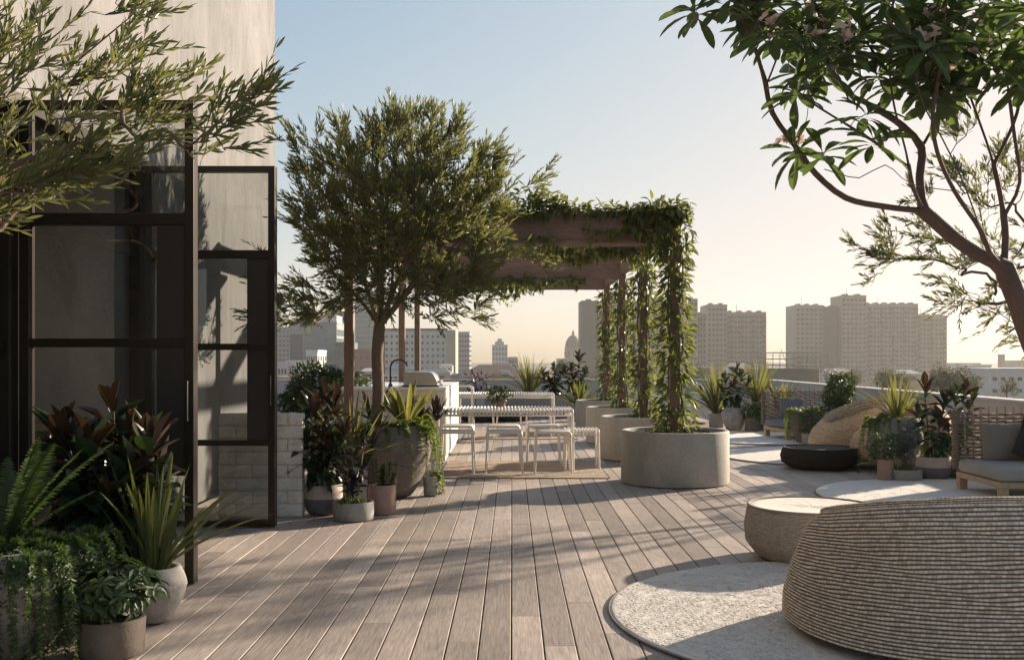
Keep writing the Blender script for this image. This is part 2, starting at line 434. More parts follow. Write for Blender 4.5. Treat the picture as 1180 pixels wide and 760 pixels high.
def planter(i, y):
    r, h = .584, .575
    t = thing('round_planter', 'large round pale concrete planter ' + words_[i], 'planter', (PXX, 11.26+y, 0), random.random()*6, 'planters under the pergola')
    m = MB()
    m.lathe([(.02, .004), (r-.03, .004), (r-.006, .012), (r, .03), (r, h-.018), (r-.005, h-.004), (r-.014, h), (r-.046, h), (r-.054, h-.006), (r-.056, h-.09)], 96)
    m.build('shell', MT['planter'], t, smooth=True, sharp=50)
    m = MB(); n = 28
    a = np.linspace(0, 2*math.pi, 49)[:-1]
    g = np.stack([np.stack([rr*np.cos(a), rr*np.sin(a), h-.045 + rng.normal(0, .008, 48) + .02*(1-rr/r)], 1) for rr in np.linspace(.01, r-.056, n)])
    g = np.concatenate([g, g[:, :1]], 1); m.grid(g)
    m.build('soil', MT['soil'], t)
for i, y in enumerate(ROW):
    words_[3] = 'farthest from the camera in the pergola row'
    planter(i, y)

# ------------------------------------------------------------------ kitchen counter, barbecue, tap
ct = thing('kitchen_counter', 'pale stone outdoor kitchen counter with a white top', 'counter', (-1.585, 15.28, 0))
MB().box(-.70, .70, -1.60, 1.60, 0, .93).build('body', MT['stone'], ct, bevel=.004)
MB().box(-.715, .715, -1.615, 1.615, .933, .972).build('countertop', MT['stonetop'], ct, bevel=.004)
for y0, y1 in ((-1.55, -.78), (-.75, .02), (.05, .80), (.83, 1.56)):
    MB().box(.702, .714, y0, y1, .06, .925).build('cabinet_door', MT['stone'], ct, bevel=.002)
bb = thing('barbecue', 'stainless steel barbecue hood built onto the white counter', 'barbecue', (-1.245, 14.2, .972))
prof = [(-.21, 0), (-.21, .20), (.13, .20), (.17, .185), (.20, .15), (.23, .09), (.245, .03), (.245, 0)]
m = MB(); n = len(prof)
v = [(x, -.35, z) for x, z in prof] + [(x, .35, z) for x, z in prof]
m.add(v, [[i, (i+1) % n, n+(i+1) % n, n+i][::-1] for i in range(n)])
m.add([(0, -.35, .1)] + [(x, -.35, z) for x, z in prof], None, [[0, i+1, (i+1) % n+1][::-1] for i in range(n)])
m.add([(0, .35, .1)] + [(x, .35, z) for x, z in prof], None, [[0, i+1, (i+1) % n+1] for i in range(n)])
m.build('hood', MT['steel'], bb, smooth=True, sharp=35)
m = MB().tube([(.275, -.30, .07), (.275, .30, .07)], .012, 10)
for y in (-.25, .25): m.tube([(.235, y, .07), (.275, y, .07)], .008, 8)
m.build('handle', MT['steel'], bb, smooth=True, sharp=40)
MB().box(-.23, .265, -.37, .37, .0, .02).build('base', MT['black'], bb, bevel=.003)
tp = thing('kitchen_tap', 'matt black gooseneck tap on the white counter', 'tap', (-1.66, 14.1, .972))
a = np.linspace(0, math.pi*.93, 16)
MB().tube([(0, 0, 0), (0, 0, .12), (0, 0, .24)] + [(.115-.115*math.cos(t), 0, .25+.115*math.sin(t)) for t in a[1:]], .0125, 10).build('spout', MT['black'], tp, smooth=True, sharp=50)
MB().lathe([(.001, 0), (.028, 0), (.028, .03), (.016, .035), (.014, .06)], 16).build('base', MT['black'], tp, smooth=True, sharp=40)

# ------------------------------------------------------------------ slatted tables, stools, bench chair
def bend_path(L, h, r=.035, k=5):
    """an upside down U along x: down at both ends"""
    p = [(-L/2, -h)]
    a = np.linspace(0, math.pi/2, k)
    p += [(-L/2 + r - r*math.cos(t), -r + r*math.sin(t)) for t in a]
    p += [(L/2 - r + r*math.sin(t), -r + r*math.cos(t)) for t in a]
    return np.array(p + [(L/2, -h)])
def make_table():
    t = thing('slatted_table', '', 'table', (0, 0, 0))
    L, D, H = 1.70, .90, .75
    p = bend_path(D, .055)
    m = MB()
    for x in np.linspace(-L/2+.02, L/2-.02, 40):
        m.tube(np.stack([np.full(len(p), x), p[:, 0], H-.012+p[:, 1]], 1), .0125, 8)
    m.build('tabletop', MT['cream'], t, smooth=True, sharp=50)
    m = MB()
    for y in (-D/2+.03, D/2-.03): m.tube([(-L/2+.02, y, H-.075), (L/2-.02, y, H-.075)], .013, 8)
    for x in (-L/2+.02, L/2-.02): m.tube([(x, -D/2+.03, H-.075), (x, D/2-.03, H-.075)], .013, 8)
    m.build('frame', MT['cream'], t, smooth=True, sharp=50)
    for sx in (-1, 1):
        for sy in (-1, 1):
            MB().tube([(sx*(L/2-.02), sy*(D/2-.03), H-.08), (sx*(L/2-.012), sy*(D/2-.012), .002)], [.018, .015], 10).build('leg', MT['cream'], t, smooth=True, sharp=50)
    return t
tb = make_table(); tb.location = (-.11, 12.72, 0); tag(tb, 'cream slatted outdoor table with the small potted plant on it', 'table', 'slatted tables')
dup(tb, (-.11, 18.3, 0), 0, 'cream slatted outdoor table farther back, against the far plants', 'slatted tables')
def make_stool():
    t = thing('slatted_stool', '', 'stool', (0, 0, 0))
    L, D, H = .405, .42, .485
    p = bend_path(L, .05, .03)
    m = MB()
    for y in np.linspace(-D/2+.015, D/2-.015, 10):
        m.tube(np.stack([p[:, 0], np.full(len(p), y), H-.012+p[:, 1]], 1), .0135, 8)
    m.build('seat', MT['cream'], t, smooth=True, sharp=50)
    for x in (-L/2+.012, L/2-.012): MB().tube([(x, -D/2+.02, H-.06), (x, D/2-.02, H-.06)], .010, 8).build('side_rail', MT['cream'], t, smooth=True, sharp=50)
    for sx in (-1, 1):
        for sy in (-1, 1):
            MB().tube([(sx*(L/2-.008), sy*(D/2-.018), H-.045), (sx*(L/2+.012), sy*(D/2-.005), .002)], [.0135, .0115], 8).build('leg', MT['cream'], t, smooth=True, sharp=50)
    return t
st = make_stool(); G = 'stools around the slatted tables'
spots = [(-.66, 12.16, 0, 'cream stool at the near side of the front table, beside the stone counter'),
         (-.09, 12.16, 0, 'cream stool at the near side of the front table, in the middle of three'),
         (.48, 12.16, 0, 'cream stool at the near side of the front table, nearest the planters'),
         (-.70, 13.20, 0, 'cream stool tucked in beyond the front table, beside the stone counter'),
         (-.11, 13.20, 0, 'cream stool tucked in beyond the front table, in the middle of three'),
         (.40, 13.20, 0, 'cream stool tucked in beyond the front table, nearest the planters'),
         (.84, 12.56, math.pi/2, 'cream stool at the right hand end of the front table'),
         (-.52, 17.6, 0, 'cream stool at the rear table, closest to the counter'),
         (-.05, 17.6, 0, 'cream stool at the middle of the rear table'),
         (.45, 17.6, 0, 'cream stool at the rear table, nearest the planters')]
for i, (x, y, a, lab) in enumerate(spots):
    if i == 0: st.location = (x, y, .02); tag(st, lab, None, G)
    else: dup(st, (x, y, .02), a, lab, G)
for o in [tb]: pass
def arch_chair():
    t = thing('metal_armchair', 'white tubular metal armchair half hidden behind the stone counter', 'armchair', (-.93, 17.75, 0))
    p = bend_path(.50, .42, .07, 7)
    for y in (-.24, .24): MB().tube(np.stack([p[:, 0], np.full(len(p), y), .88+p[:, 1]], 1), .016, 10).build('arm_frame', MT['cream'], t, smooth=True, sharp=50)
    m = MB(); p = bend_path(.48, .05, .03)
    for y in np.linspace(-.22, .22, 11): m.tube(np.stack([p[:, 0], np.full(len(p), y), .46+p[:, 1]], 1), .013, 8)
    m.build('seat', MT['cream'], t, smooth=True, sharp=50)
    for sx in (-1, 1):
        for sy in (-1, 1): MB().tube([(sx*.25, sy*.24, .47), (sx*.27, sy*.25, .002)], .015, 8).build('leg', MT['cream'], t, smooth=True, sharp=50)
arch_chair()

# ------------------------------------------------------------------ rugs
def rugmat(name, a, b, c, rot, stretch):
    t = NT(name); v = t.coord(stretch, 'Object', (0, 0, rot)); g = t.n('ShaderNodeNewGeometry')
    n1 = t.noise(v, 1.6, 5, .7, .3); n2 = t.noise(t.coord(), 130, 4, .7)
    col = t.ramp(n1, [(.22, c), (.5, b), (.75, a)])
    col = t.mix(.45, col, t.ramp(n2, [(.32, mul(b, .78)), (.62, mul(a, 1.05))]))
    col = t.mix(.42, col, t.ramp(g.outputs['Random Per Island'], [(0, mul(b, .80)), (.3, b), (1, a)]))
    n = t.bump(n1, .3, .01); t.bump(n2, .35, .004, n)
    return t.set(col, .95, 0, .1)
MT['rug'] = rugmat('woven_grey_wool', (.86, .80, .72), (.74, .685, .61), (.54, .495, .44), .5, (14, 90, 10))
MT['rug_tan'] = rugmat('woven_tan_jute', (.52, .42, .33), (.36, .28, .215), (.19, .14, .105), 0, (60, 14, 10))
MT['rug_edge'] = surf('rug_binding', (.20, .175, .145), .95, .2, bump=.5, bscale=150)
def round_rug(x, y, r, label, tufts):
    t = thing('round_rug', label, 'rug', (x, y, .0015), 0, 'round rugs')
    m = MB(); n = 120
    a = np.linspace(0, 2*math.pi, n+1)
    rr = np.concatenate([np.linspace(.01, r-.03, 44), [r-.012, r-.003, r]])
    zz = np.concatenate([.018 + np.zeros(44), [.017, .012, .003]])
    g = np.stack([np.stack([p*np.cos(a), p*np.sin(a), np.full(n+1, z)], 1) for p, z in zip(rr, zz)])
    jit = rng.normal(0, .0007, g.shape[:2]); jit[:, -1] = jit[:, 0]; jit[-2:] = 0
    g[..., 2] += jit; m.grid(g)
    if tufts:
        k = tufts; q = np.sqrt(rng.random(k))*(r-.03); th = rng.random(k)*2*math.pi
        P = np.stack([q*np.cos(th), q*np.sin(th), np.full(k, .019)], 1)
        an = rng.normal(2.1, .30, k) + math.pi*(rng.random(k) < .5)
        D = np.stack([np.cos(an), np.sin(an), rng.uniform(.01, .10, k)], 1)
        N = np.tile([0, 0, 1.0], (k, 1)) + rng.normal(0, .16, (k, 3))
        m.leaves(P, D, N, rng.uniform(.016, .036, k), rng.uniform(.0035, .0065, k), [(0, .8), (.35, 1), (.7, .95), (1, .5)], rng.uniform(.1, .5, k), 0)
    m.build('pile', MT['rug'], t, smooth=True, sharp=60)
    m = MB(); a = np.linspace(0, 2*math.pi, 121)
    m.tube(np.stack([(r+.004)*np.cos(a), (r+.004)*np.sin(a), np.full(121, .007)], 1), .0065, 8, cap=False)
    m.build('binding', MT['rug_edge'], t, smooth=True)
round_rug(1.90, 5.43, 1.38, 'large round grey wool rug under the big foreground rope chair', 90000)
round_rug(4.42, 10.08, 1.40, 'round grey wool rug in front of the sofa on the right', 16000)
round_rug(4.30, 14.25, 1.42, 'round grey rug behind the low black ottoman', 4000)
round_rug(4.25, 17.55, 1.42, 'round grey rug before the smaller sofa beside the round stone pot', 3000)
def mat_rug(x0, x1, y0, y1, label):
    t = thing('flat_rug', label, 'rug', ((x0+x1)/2, (y0+y1)/2, .0015), 0, 'flat tan rugs')
    a, b = (x1-x0)/2, (y1-y0)/2
    xs, ys = np.linspace(-a, a, 70), np.linspace(-b, b, 60)
    g = np.stack(np.meshgrid(xs, ys), -1); g = np.concatenate([g, .009 + rng.normal(0, .0012, g.shape[:2])[..., None]], -1)
    m = MB().grid(g)
    for e, f in ((g[0], 1), (g[-1, ::-1], 1), (g[::-1, 0], 1), (g[:, -1], 1)):
        lo = e.copy(); lo[:, 2] = 0; m.grid(np.stack([lo, e]))
    m.build('weave', MT['rug_tan'], t)
    m = MB()
    for p, q in (((-a, -b), (a, -b)), ((a, -b), (a, b)), ((a, b), (-a, b)), ((-a, b), (-a, -b))):
        m.tube([(*p, .006), (*q, .006)], .0055, 6)
    m.build('binding', MT['rug_edge'], t, smooth=True)
mat_rug(-.83, 1.10, 11.62, 13.55, 'flat tan rug under the front slatted table')
mat_rug(-.83, 1.10, 17.25, 19.6, 'flat tan rug under the rear slatted table')
# ------------------------------------------------------------------ rope and wicker lounge chairs
def ropemat(name, light, dark, gap):
    t = NT(name); c = t.n('ShaderNodeUVMap'); sep = t.n('ShaderNodeSeparateXYZ'); t.l(c.outputs[0], sep.inputs[0])
    u, v = sep.outputs[0], sep.outputs[1]
    fr = t.math('FRACT', v); row = t.math('FLOOR', v)
    dash = t.math('FRACT', t.math('ADD', u, t.math('FRACT', t.math('MULTIPLY', t.math('SINE', t.math('MULTIPLY', row, 12.9898)), 437.5))))
    nz = t.noise(c.outputs[0], 3, 3)
    cell = t.math('FLOOR', t.math('ADD', u, t.math('FRACT', t.math('MULTIPLY', t.math('SINE', t.math('MULTIPLY', row, 12.9898)), 437.5))))
    wn = t.n('ShaderNodeTexWhiteNoise', noise_dimensions='2D'); cb = t.n('ShaderNodeCombineXYZ'); t.l(cell, cb.inputs[0]); t.l(row, cb.inputs[1]); t.l(cb.outputs[0], wn.inputs['Vector'])
    d = t.ramp(t.math('ADD', dash, t.math('MULTIPLY', t.math('SUBTRACT', nz, .5), .5)), [(.06, dark), (.20, light), (.74, light), (.90, dark)])
    d = t.mix(1.0, d, t.ramp(wn.outputs['Value'], [(0, (.62, .57, .52)), (.4, (.95, .93, .9)), (1, (1.2, 1.17, 1.12))]), 'MULTIPLY')
    hill = t.math('SINE', t.math('MULTIPLY', fr, math.pi))
    col = t.mix(t.ramp(hill, [(.42, (0, 0, 0)), (.78, (1, 1, 1))]), gap, d)
    n2 = t.noise(t.coord(), 160, 3)
    col = t.mix(.25, col, t.mix(n2, mul(gap, 1), mul(light, 1.1)))
    n = t.bump(t.math('SINE', t.math('MULTIPLY', dash, math.pi)), .5, .005); t.bump(n2, .5, .003, n)
    return t.set(col, .85, 0, .2)
MT['rope_chair'] = ropemat('brown_beige_rope', (.74, .64, .53), (.56, .47, .38), (.06, .042, .030))
MT['wicker'] = ropemat('natural_wicker', (.70, .52, .35), (.54, .385, .25), (.30, .20, .125))
MT['white_rope'] = ropemat('white_rope', (.72, .72, .74), (.62, .62, .65), (.4, .4, .44))
MT['black_rope'] = ropemat('black_brown_rope', (.040, .030, .022), (.028, .02, .015), (.010, .008, .006))
MT['canvas_rope'] = ropemat('taupe_rope', (.52, .44, .355), (.44, .37, .295), (.22, .18, .14))
def add_uv(me, uv):
    l = me.uv_layers.new(name='UVMap'); idx = np.zeros(len(me.loops), np.int32); me.loops.foreach_get('vertex_index', idx)
    l.data.foreach_set('uv', uv[idx].astype(np.float32).ravel())
def ribbed(name, mat, parent, path, ribs, amp, nu, dashes, wob=.004, closed=True):
    """path(theta, v) -> points (n,3) and outward normals; ribs run round the shell"""
    per = 6; nv = ribs*per + 1
    vv = np.linspace(0, 1, nv); th = np.linspace(0, 2*math.pi, nu+1)
    T, V = np.meshgrid(th, vv)
    Pt = path(T, V)
    du = np.gradient(Pt, axis=1); dv = np.gradient(Pt, axis=0); N = nrm(np.cross(du, dv))
    ph = .35*np.sin(3*T + 2.3*V*9) + .25*np.sin(7*T + 1.3 + 17*V)
    ridge = np.abs(np.sin(math.pi*(V*ribs + 0*ph)))**.7
    Pt = Pt + N*(amp*ridge)[..., None]
    Pt[..., 2] += wob*np.sin(V*math.pi)*(np.sin(5*T+V*13)*.8+np.sin(11*T+1+V*29)*.6+np.sin(23*T+2+V*61)*.35)
    m = MB().grid(Pt)
    me = m.mesh(name, True); me.materials.append(mat)
    add_uv(me, np.stack([(T/(2*math.pi)*dashes).ravel(), (V*ribs).ravel()], 1))
    o = bpy.data.objects.new(name, me); COL.objects.link(o); o.parent = parent
    return o
def make_lounge(label, cat_label, mat, a=.76, b=.70, hb=.78, hf=.36, ribs=34, nu=220, dashes=150, amp=.009, z0=.11, group=None, cushion='cushion', pw=1.0, taper=.70, wob=.004):
    """a tub chair: back at -y, open front at +y"""
    t = thing('lounge_chair', label, cat_label, (0, 0, 0), 0, group)
    def rim(T): return hf + (hb-hf)*((1+np.cos(T))/2)**pw
    def sc_(v): return np.interp(v, [0, .08, .22, .45, .7, .88, 1], ([.96, .995, 1.0, .985, .92, taper*.4+.52, taper] if taper < .72 else [1.0, 1.0, .995, .955, .895, .845, .76]))
    def outer(T, V):
        s = sc_(V); ee = 2.25
        cx, sy = np.sin(T), -np.cos(T)
        x = a*s*np.sign(cx)*np.abs(cx)**(2/ee); y = b*s*np.sign(sy)*np.abs(sy)**(2/ee)
        lean = -.10*V*np.clip(np.cos(T), 0, 1)*0
        z = z0 + V*(rim(T)-z0)
        return np.stack([x, y+lean, z], -1)
    ribbed('shell', mat, t, outer, ribs, amp, nu, dashes, wob)
    def inner(T, V):                               # rolled rim, then down inside to the seat
        r = np.interp(V, [0, .12, .25, .4, 1], [taper, taper-.005, taper-.035, taper-.08, taper-.04]); ee = 2.25
        cx, sy = np.sin(T), -np.cos(T)
        x = a*r*np.sign(cx)*np.abs(cx)**(2/ee); y = b*r*np.sign(sy)*np.abs(sy)**(2/ee)
        rz = rim(T); bot = np.minimum(.24, rz-.08)
        z = np.where(V < .25, rz + .022*np.sin(np.clip(V/.25, 0, 1)*math.pi), rz + (bot-rz)*(np.clip((V-.25)/.75, 0, 1)))
        return np.stack([x, y, z], -1)
    ribbed('inner_shell', mat, t, inner, max(8, ribs*2//3), amp*.7, nu, dashes)
    m = MB().lathe([(.02, z0+.02), (.75, z0+.01), (.90, z0+.004)], 64); m.v[-1][:, 0] *= a; m.v[-1][:, 1] *= b
    m.build('underside', MT['rope'], t, smooth=True)
    m = MB().lathe([(.02, .40), (.35, .40), (.52, .385), (.60, .35), (.60, .30), (.56, .26), (.02, .25)], 48)
    m.v[-1][:, 0] *= a; m.v[-1][:, 1] *= b
    m.build('seat_cushion', MT[cushion], t, smooth=True)
    for sx in (-1, 1):
        for sy in (-1, 1):
            MB().tube([(sx*a*.62, sy*b*.62, z0+.03), (sx*a*.68, sy*b*.68, .002)], [.016, .012], 8).build('leg', MT['steel'] if mat is MT['rope_chair'] else MT['cream'], t, smooth=True, sharp=50)
    return t
c = make_lounge('big rounded lounge chair of striped brown and beige rope, seen from behind', 'lounge chair', MT['rope_chair'], a=.74, b=.72, hb=.705, hf=.42, ribs=37, dashes=210, nu=420, amp=.0105, z0=.05, wob=.0035, pw=.72, taper=.76, group=None)
c.location = (2.10, 5.02, .02); c.rotation_euler.z = R(4)
w = make_lounge('natural wicker lounge chair partly behind the low black ottoman', 'lounge chair', MT['wicker'], a=.50, b=.62, hb=.80, hf=.46, ribs=26, nu=130, dashes=80, amp=.006, pw=.8, group='natural wicker lounge chairs')
w.location = (4.58, 13.75, .02); w.rotation_euler.z = R(104)
dup(w, (4.80, 12.72, .02), R(100), 'natural wicker lounge chair partly hidden by the hanging fern', 'natural wicker lounge chairs')
wh = make_lounge('white rope lounge chair on the far deck beside the tall strappy pot plant', 'lounge chair', MT['white_rope'], a=.56, b=.52, hb=.80, hf=.42, ribs=20, nu=90, dashes=60, amp=.005, group='white rope lounge chairs', cushion='cushion_blue', z0=.16)
wh.location = (3.95, 21.9, 0); wh.rotation_euler.z = R(78)
dup(wh, (2.85, 21.7, 0), R(-70), 'white rope lounge chair on the far deck, glimpsed behind the vine posts', 'white rope lounge chairs')

# ------------------------------------------------------------------ ottomans
def ottoman(name, label, x, y, r, h, mat, topmat, seams=0, rot=0, group=None, ribs=12, bulge=1.12, br=.86):
    t = thing(name, label, 'ottoman', (x, y, .002), rot, group)
    def body(T, V):
        s = np.interp(V, [0, .06, .3, .6, .9, 1], ([br, br*1.04, 1.0*bulge*.97, bulge, bulge*.96, bulge*.91] if not seams else [.80, .86, 1.0, 1.02, .985, .955])) * (1 - (.025*np.abs(np.cos(T*seams/2))**24 if seams else 0))
        return np.stack([r*s*np.cos(T), r*s*np.sin(T), .012 + V*(h-.012)], -1)
    ribbed('body', mat, t, body, ribs, .004 if seams else .005, 160, 110, wob=.0015)
    rr = r*(bulge*.91 if not seams else .955)
    m = MB(); a = np.linspace(0, 2*math.pi, 97)
    m.grid(np.stack([np.stack([q*np.cos(a), q*np.sin(a), np.full(97, z)+rng.normal(0, .001, 97)*(q < rr*.95)], 1) for q, z in ((.005, h-.004), (rr*.3, h-.005), (rr*.6, h-.004), (rr*.86, h-.001), (rr*.95, h+.002), (rr, h-.006))]))
    m.build('top', topmat, t, smooth=True)
    m = MB().tube(np.stack([rr*1.005*np.cos(a), rr*1.005*np.sin(a), np.full(97, h+.001)], 1), .010, 8, cap=False)
    m.build('piping', mat if not seams else MT['canvas_rope'], t, smooth=True)
    return t
MT['otto_top'] = surf('pale_woven_seat', (.66, .60, .52), .9, .1, 6, bump=.6, bscale=140, dist=.004, fine=.25)
ottoman('rope_ottoman', 'tapered taupe ottoman with a pale seat on the near round rug', 2.03, 7.0, .435, .352, MT['canvas_rope'], MT['otto_top'], 9, .3, ribs=44)
ottoman('low_ottoman', 'wide low black woven ottoman on the open deck', 3.79, 12.72, .42, .25, MT['black_rope'], surf('black_woven_top', (.035, .027, .021), .85, .3, bump=.6, bscale=160), 0, 0, ribs=12)
p = ottoman('round_pouf', 'dark round pouf under the far edge of the rear table, beside the counter', -.70, 22.2, .40, .23, MT['black_rope'], MT['rope'], 0, 0, 'dark round poufs', ribs=10)
dup(p, (.0, 22.4, .002), 1, 'dark round pouf at the rear table, nearer the planters', 'dark round poufs')

# ------------------------------------------------------------------ sofas with woven strap backs
def pillow(W, H, T, n=22):
    u = np.linspace(-1, 1, n); U, V = np.meshgrid(u, u)
    edge = (1-U**2)**.45 * (1-V**2)**.45
    pinch = 1 - .06*(1-np.abs(V))*np.abs(U)**4
    pin2 = 1 - .06*(1-np.abs(U))*np.abs(V)**4
    wr = .010*np.sin(9*U+3*V)*edge
    A = np.stack([U*W/2*pinch, -(T/2*edge+wr), V*H/2*pin2], -1); B = A.copy(); B[..., 1] = T/2*edge + .002
    return MB().grid(A).grid(B[:, ::-1])
def sofa(label, loc, rz, W, D, cush, pillows, group):
    t = thing('woven_back_sofa', label, 'sofa', loc, rz, group)
    MB().box(0, .07, -D, 0, .135, .19).build('side_rail', MT['teak'], t, bevel=.004)
    MB().box(W-.07, W, -D, 0, .135, .19).build('side_rail', MT['teak'], t, bevel=.004)
    MB().box(.072, W-.072, -D, -D+.06, .137, .188).build('front_rail', MT['teak'], t, bevel=.004)
    MB().box(.072, W-.072, -.06, 0, .137, .188).build('back_rail', MT['teak'], t, bevel=.004)
    for x in (0.002, W-.082):
        for y in (-D+.01, -.09): MB().box(x, x+.08, y, y+.08, .001, .134).build('leg', MT['teak'], t, bevel=.004)
    pitch = .085; n = int((W-.03)/pitch)
    pm = MB()
    for k in range(n+1):
        x = .02 + k*pitch
        pm.tube([(x, .0, .19), (x, .05, .855)], .011, 8)
    pm.build('back_slat', tag_stuff(MT['teak']), t, smooth=True, sharp=50)
    m = MB(); rows = 15
    for i in range(rows):
        z = .24 + i*(.56/rows) + .01
        xs = np.linspace(.0, .02+n*pitch+.02, n*6)
        y = .05*(z-.19)/.66 + (.021*np.cos(math.pi*(xs-.02)/pitch)*(1 if i % 2 else -1))
        m.tube(np.stack([xs, y, z + .002*np.sin(xs*9+i)], 1), .0175, 8, flat=.62)
    for z in np.linspace(.23, .80, 22):                # cord wound round the end post
        a = np.linspace(0, 2*math.pi, 13); y = .05*(z-.19)/.66
        for xx in (.004, .02+n*pitch+.016): m.tube(np.stack([xx+.026*np.cos(a), y+.030*np.sin(a), np.full(13, z)], 1), .0135, 6, cap=False)
    m.build('woven_back', MT['rope'], t, smooth=True)
    MB().box(-.008, W+.008, -D-.008, -.045, .192, .32).build('seat_cushion', MT[cush], t, smooth=True, bevel=.045, seg=5)
    return t
def tag_stuff(m): return m
s1 = sofa('grey cushioned sofa with woven strap back, on the right by the round rug', (4.565, 10.62, .004), 0, 1.72, .98, 'cushion', None, 'woven back sofas')
s2 = sofa('smaller looking grey sofa with woven back, far behind the ottoman among the pots', (4.34, 17.82, .004), R(9), 1.45, .95, 'cushion_blue', None, 'woven back sofas')
o = pillow(.52, .40, .17).build('throw_pillow', MT['cushion_brown'], None, smooth=True, loc=(5.01, 10.47, .50)); o.rotation_euler = (R(-14), 0, 0)
tag(o, 'taupe square pillow leaning on the woven sofa back', 'pillow')
o = pillow(.46, .46, .15).build('throw_pillow', MT['cushion_black'], None, smooth=True, loc=(5.26, 10.28, .525)); o.rotation_euler = (R(-18), R(24), R(-8))
tag(o, 'black pillow overlapping the taupe one on the sofa', 'pillow')
o = pillow(.46, .38, .15).build('throw_pillow', MT['cushion_blue'], None, smooth=True, loc=(4.79, 17.70, .50)); o.rotation_euler = (R(-14), 0, R(9))
tag(o, 'slate grey pillow on the farther woven back sofa', 'pillow')
o = pillow(.42, .42, .14).build('throw_pillow', MT['cushion_black'], None, smooth=True, loc=(4.02, 21.85, .62)); o.rotation_euler = (R(-18), 0, R(80))
tag(o, 'dark pillow in the white rope chair by the strappy plant', 'pillow')
# ------------------------------------------------------------------ plant building
LP_BROAD = [(0, .06), (.08, .16), (.28, .72), (.5, 1), (.72, .86), (.9, .42), (1, .03)]
LP_SMALL = [(0, .08), (.35, .95), (.65, .85), (1, .04)]
LP_STRAP = [(0, .8), (.15, 1), (.35, 1), (.55, .9), (.75, .7), (.9, .38), (1, .03)]
LP_QUAD = [(0, .25), (.45, 1), (1, .05)]
UP = np.array([0, 0, 1.0])
def perp_up(D):
    D = nrm(D); N = UP - D*D[..., 2:3]
    flat = np.linalg.norm(N, axis=-1) < .05
    if np.any(flat): N[flat] = np.array([1.0, 0, 0])
    return nrm(N)
def dirs(az, el): return np.stack([np.cos(az)*np.cos(el), np.sin(az)*np.cos(el), np.sin(el)], -1)

def blades(m, o, n, L, W, el=(50, 88), bend=(.1, .5), r0=.04, fold=.25, prof=LP_STRAP, tw=.25):
    az = rng.uniform(0, 2*math.pi, n); e = np.radians(rng.uniform(el[0], el[1], n))
    D = dirs(az, e); P = np.array(o) + np.stack([np.cos(az)*r0, np.sin(az)*r0, np.zeros(n)], 1)*rng.uniform(.2, 1, n)[:, None]
    N = perp_up(D) + rng.normal(0, tw, (n, 3))
    k = (90-np.degrees(e))/60
    m.leaves(P, D, N, rng.uniform(*L, n), rng.uniform(*W, n), prof, rng.uniform(*bend, n)*(.35+.8*k), fold)
def broad_stems(mg, mr, ms, o, stems, nleaf=16, L=(.14, .22), W=.36, top=.25, start=.25):
    """upright stems with large leaves; the youngest, at the top, are rust coloured"""
    for (bx, by, tx, ty, h) in stems:
        b = np.array(o) + [bx, by, 0]; tpt = np.array(o) + [tx, ty, h]
        s = np.linspace(0, 1, 9)[:, None]; path = b + (tpt-b)*s + np.array([tx-bx, ty-by, 0])*(s*s-s)*.6
        ms.tube(path, np.linspace(.011, .005, 9), 6)
        k = nleaf; f = start + (1-start)*np.linspace(0, 1, k)**.85
        P = np.stack([np.interp(f, s[:, 0], path[:, i]) for i in range(3)], 1)
        az = np.arange(k)*2.4 + rng.uniform(0, 6) + rng.normal(0, .25, k)
        el = np.radians(np.interp(f, [start, .7, .92, 1], [-25, 15, 52, 76]) + rng.normal(0, 10, k))
        D = dirs(az, el); N = perp_up(D) + rng.normal(0, .2, (k, 3))
        Ls = rng.uniform(*L, k)*np.interp(f, [start, .6, .9, 1], [.85, 1.05, 1, .8]); Ws = Ls*W*rng.uniform(.85, 1.15, k)
        be = np.interp(f, [start, .8, 1], [.42, .25, .03])
        r = f > 1-top; r &= rng.random(k) < .62
        mg.leaves(P[~r], D[~r], N[~r], Ls[~r], Ws[~r], LP_BROAD, be[~r], .22)
        if mr is not None: mr.leaves(P[r], D[r], N[r], Ls[r], Ws[r]*.9, LP_BROAD, be[r], .3)
def fern_fronds(m, o, n, L=(.35, .6), rise=.55, r0=.05, dens=120, leaf=(.018, .034), az=None, fat=.030, grav=1.0, w=.16):
    """fluffy cascading fronds (asparagus fern)"""
    for i in range(n):
        a = rng.uniform(0, 2*math.pi) if az is None else rng.uniform(*az)
        l = rng.uniform(*L); up = rng.uniform(.35, 1.2)*rise; out = rng.uniform(.55, 1.0)
        s = np.linspace(0, 1, 24)
        rr = r0*rng.uniform(.1, 1.1) + l*out*(s - .55*s*s)*.8; z = l*(up*s - grav*rng.uniform(.9, 1.9)*s**2.0)
        wv = .02*np.sin(s*5 + i)
        c = np.array(o) + np.stack([rr*math.cos(a) - wv*math.sin(a), rr*math.sin(a) + wv*math.cos(a), z], 1)
        k = int(dens*rng.uniform(.5, 1.1)*l/.5); t = rng.uniform(.12, 1, k)
        P = np.stack([np.interp(t, s, c[:, j]) for j in range(3)], 1)
        T = nrm(np.stack([np.interp(t, s, np.gradient(c[:, j])) for j in range(3)], 1))
        rad = nrm(rng.normal(0, 1, (k, 3))); rad = nrm(rad - T*np.sum(rad*T, 1)[:, None])
        D = nrm(rad + T*rng.uniform(.3, .9, k)[:, None])
        ll = rng.uniform(*leaf, k)*np.interp(t, [0, .6, 1], [1.1, 1, .5])
        m.leaves(P, D, np.cross(D, T)+.01, ll, ll*w*1.8, LP_QUAD, .1, 0)
        m.tube(c[::3], .0018, 3, cap=False)
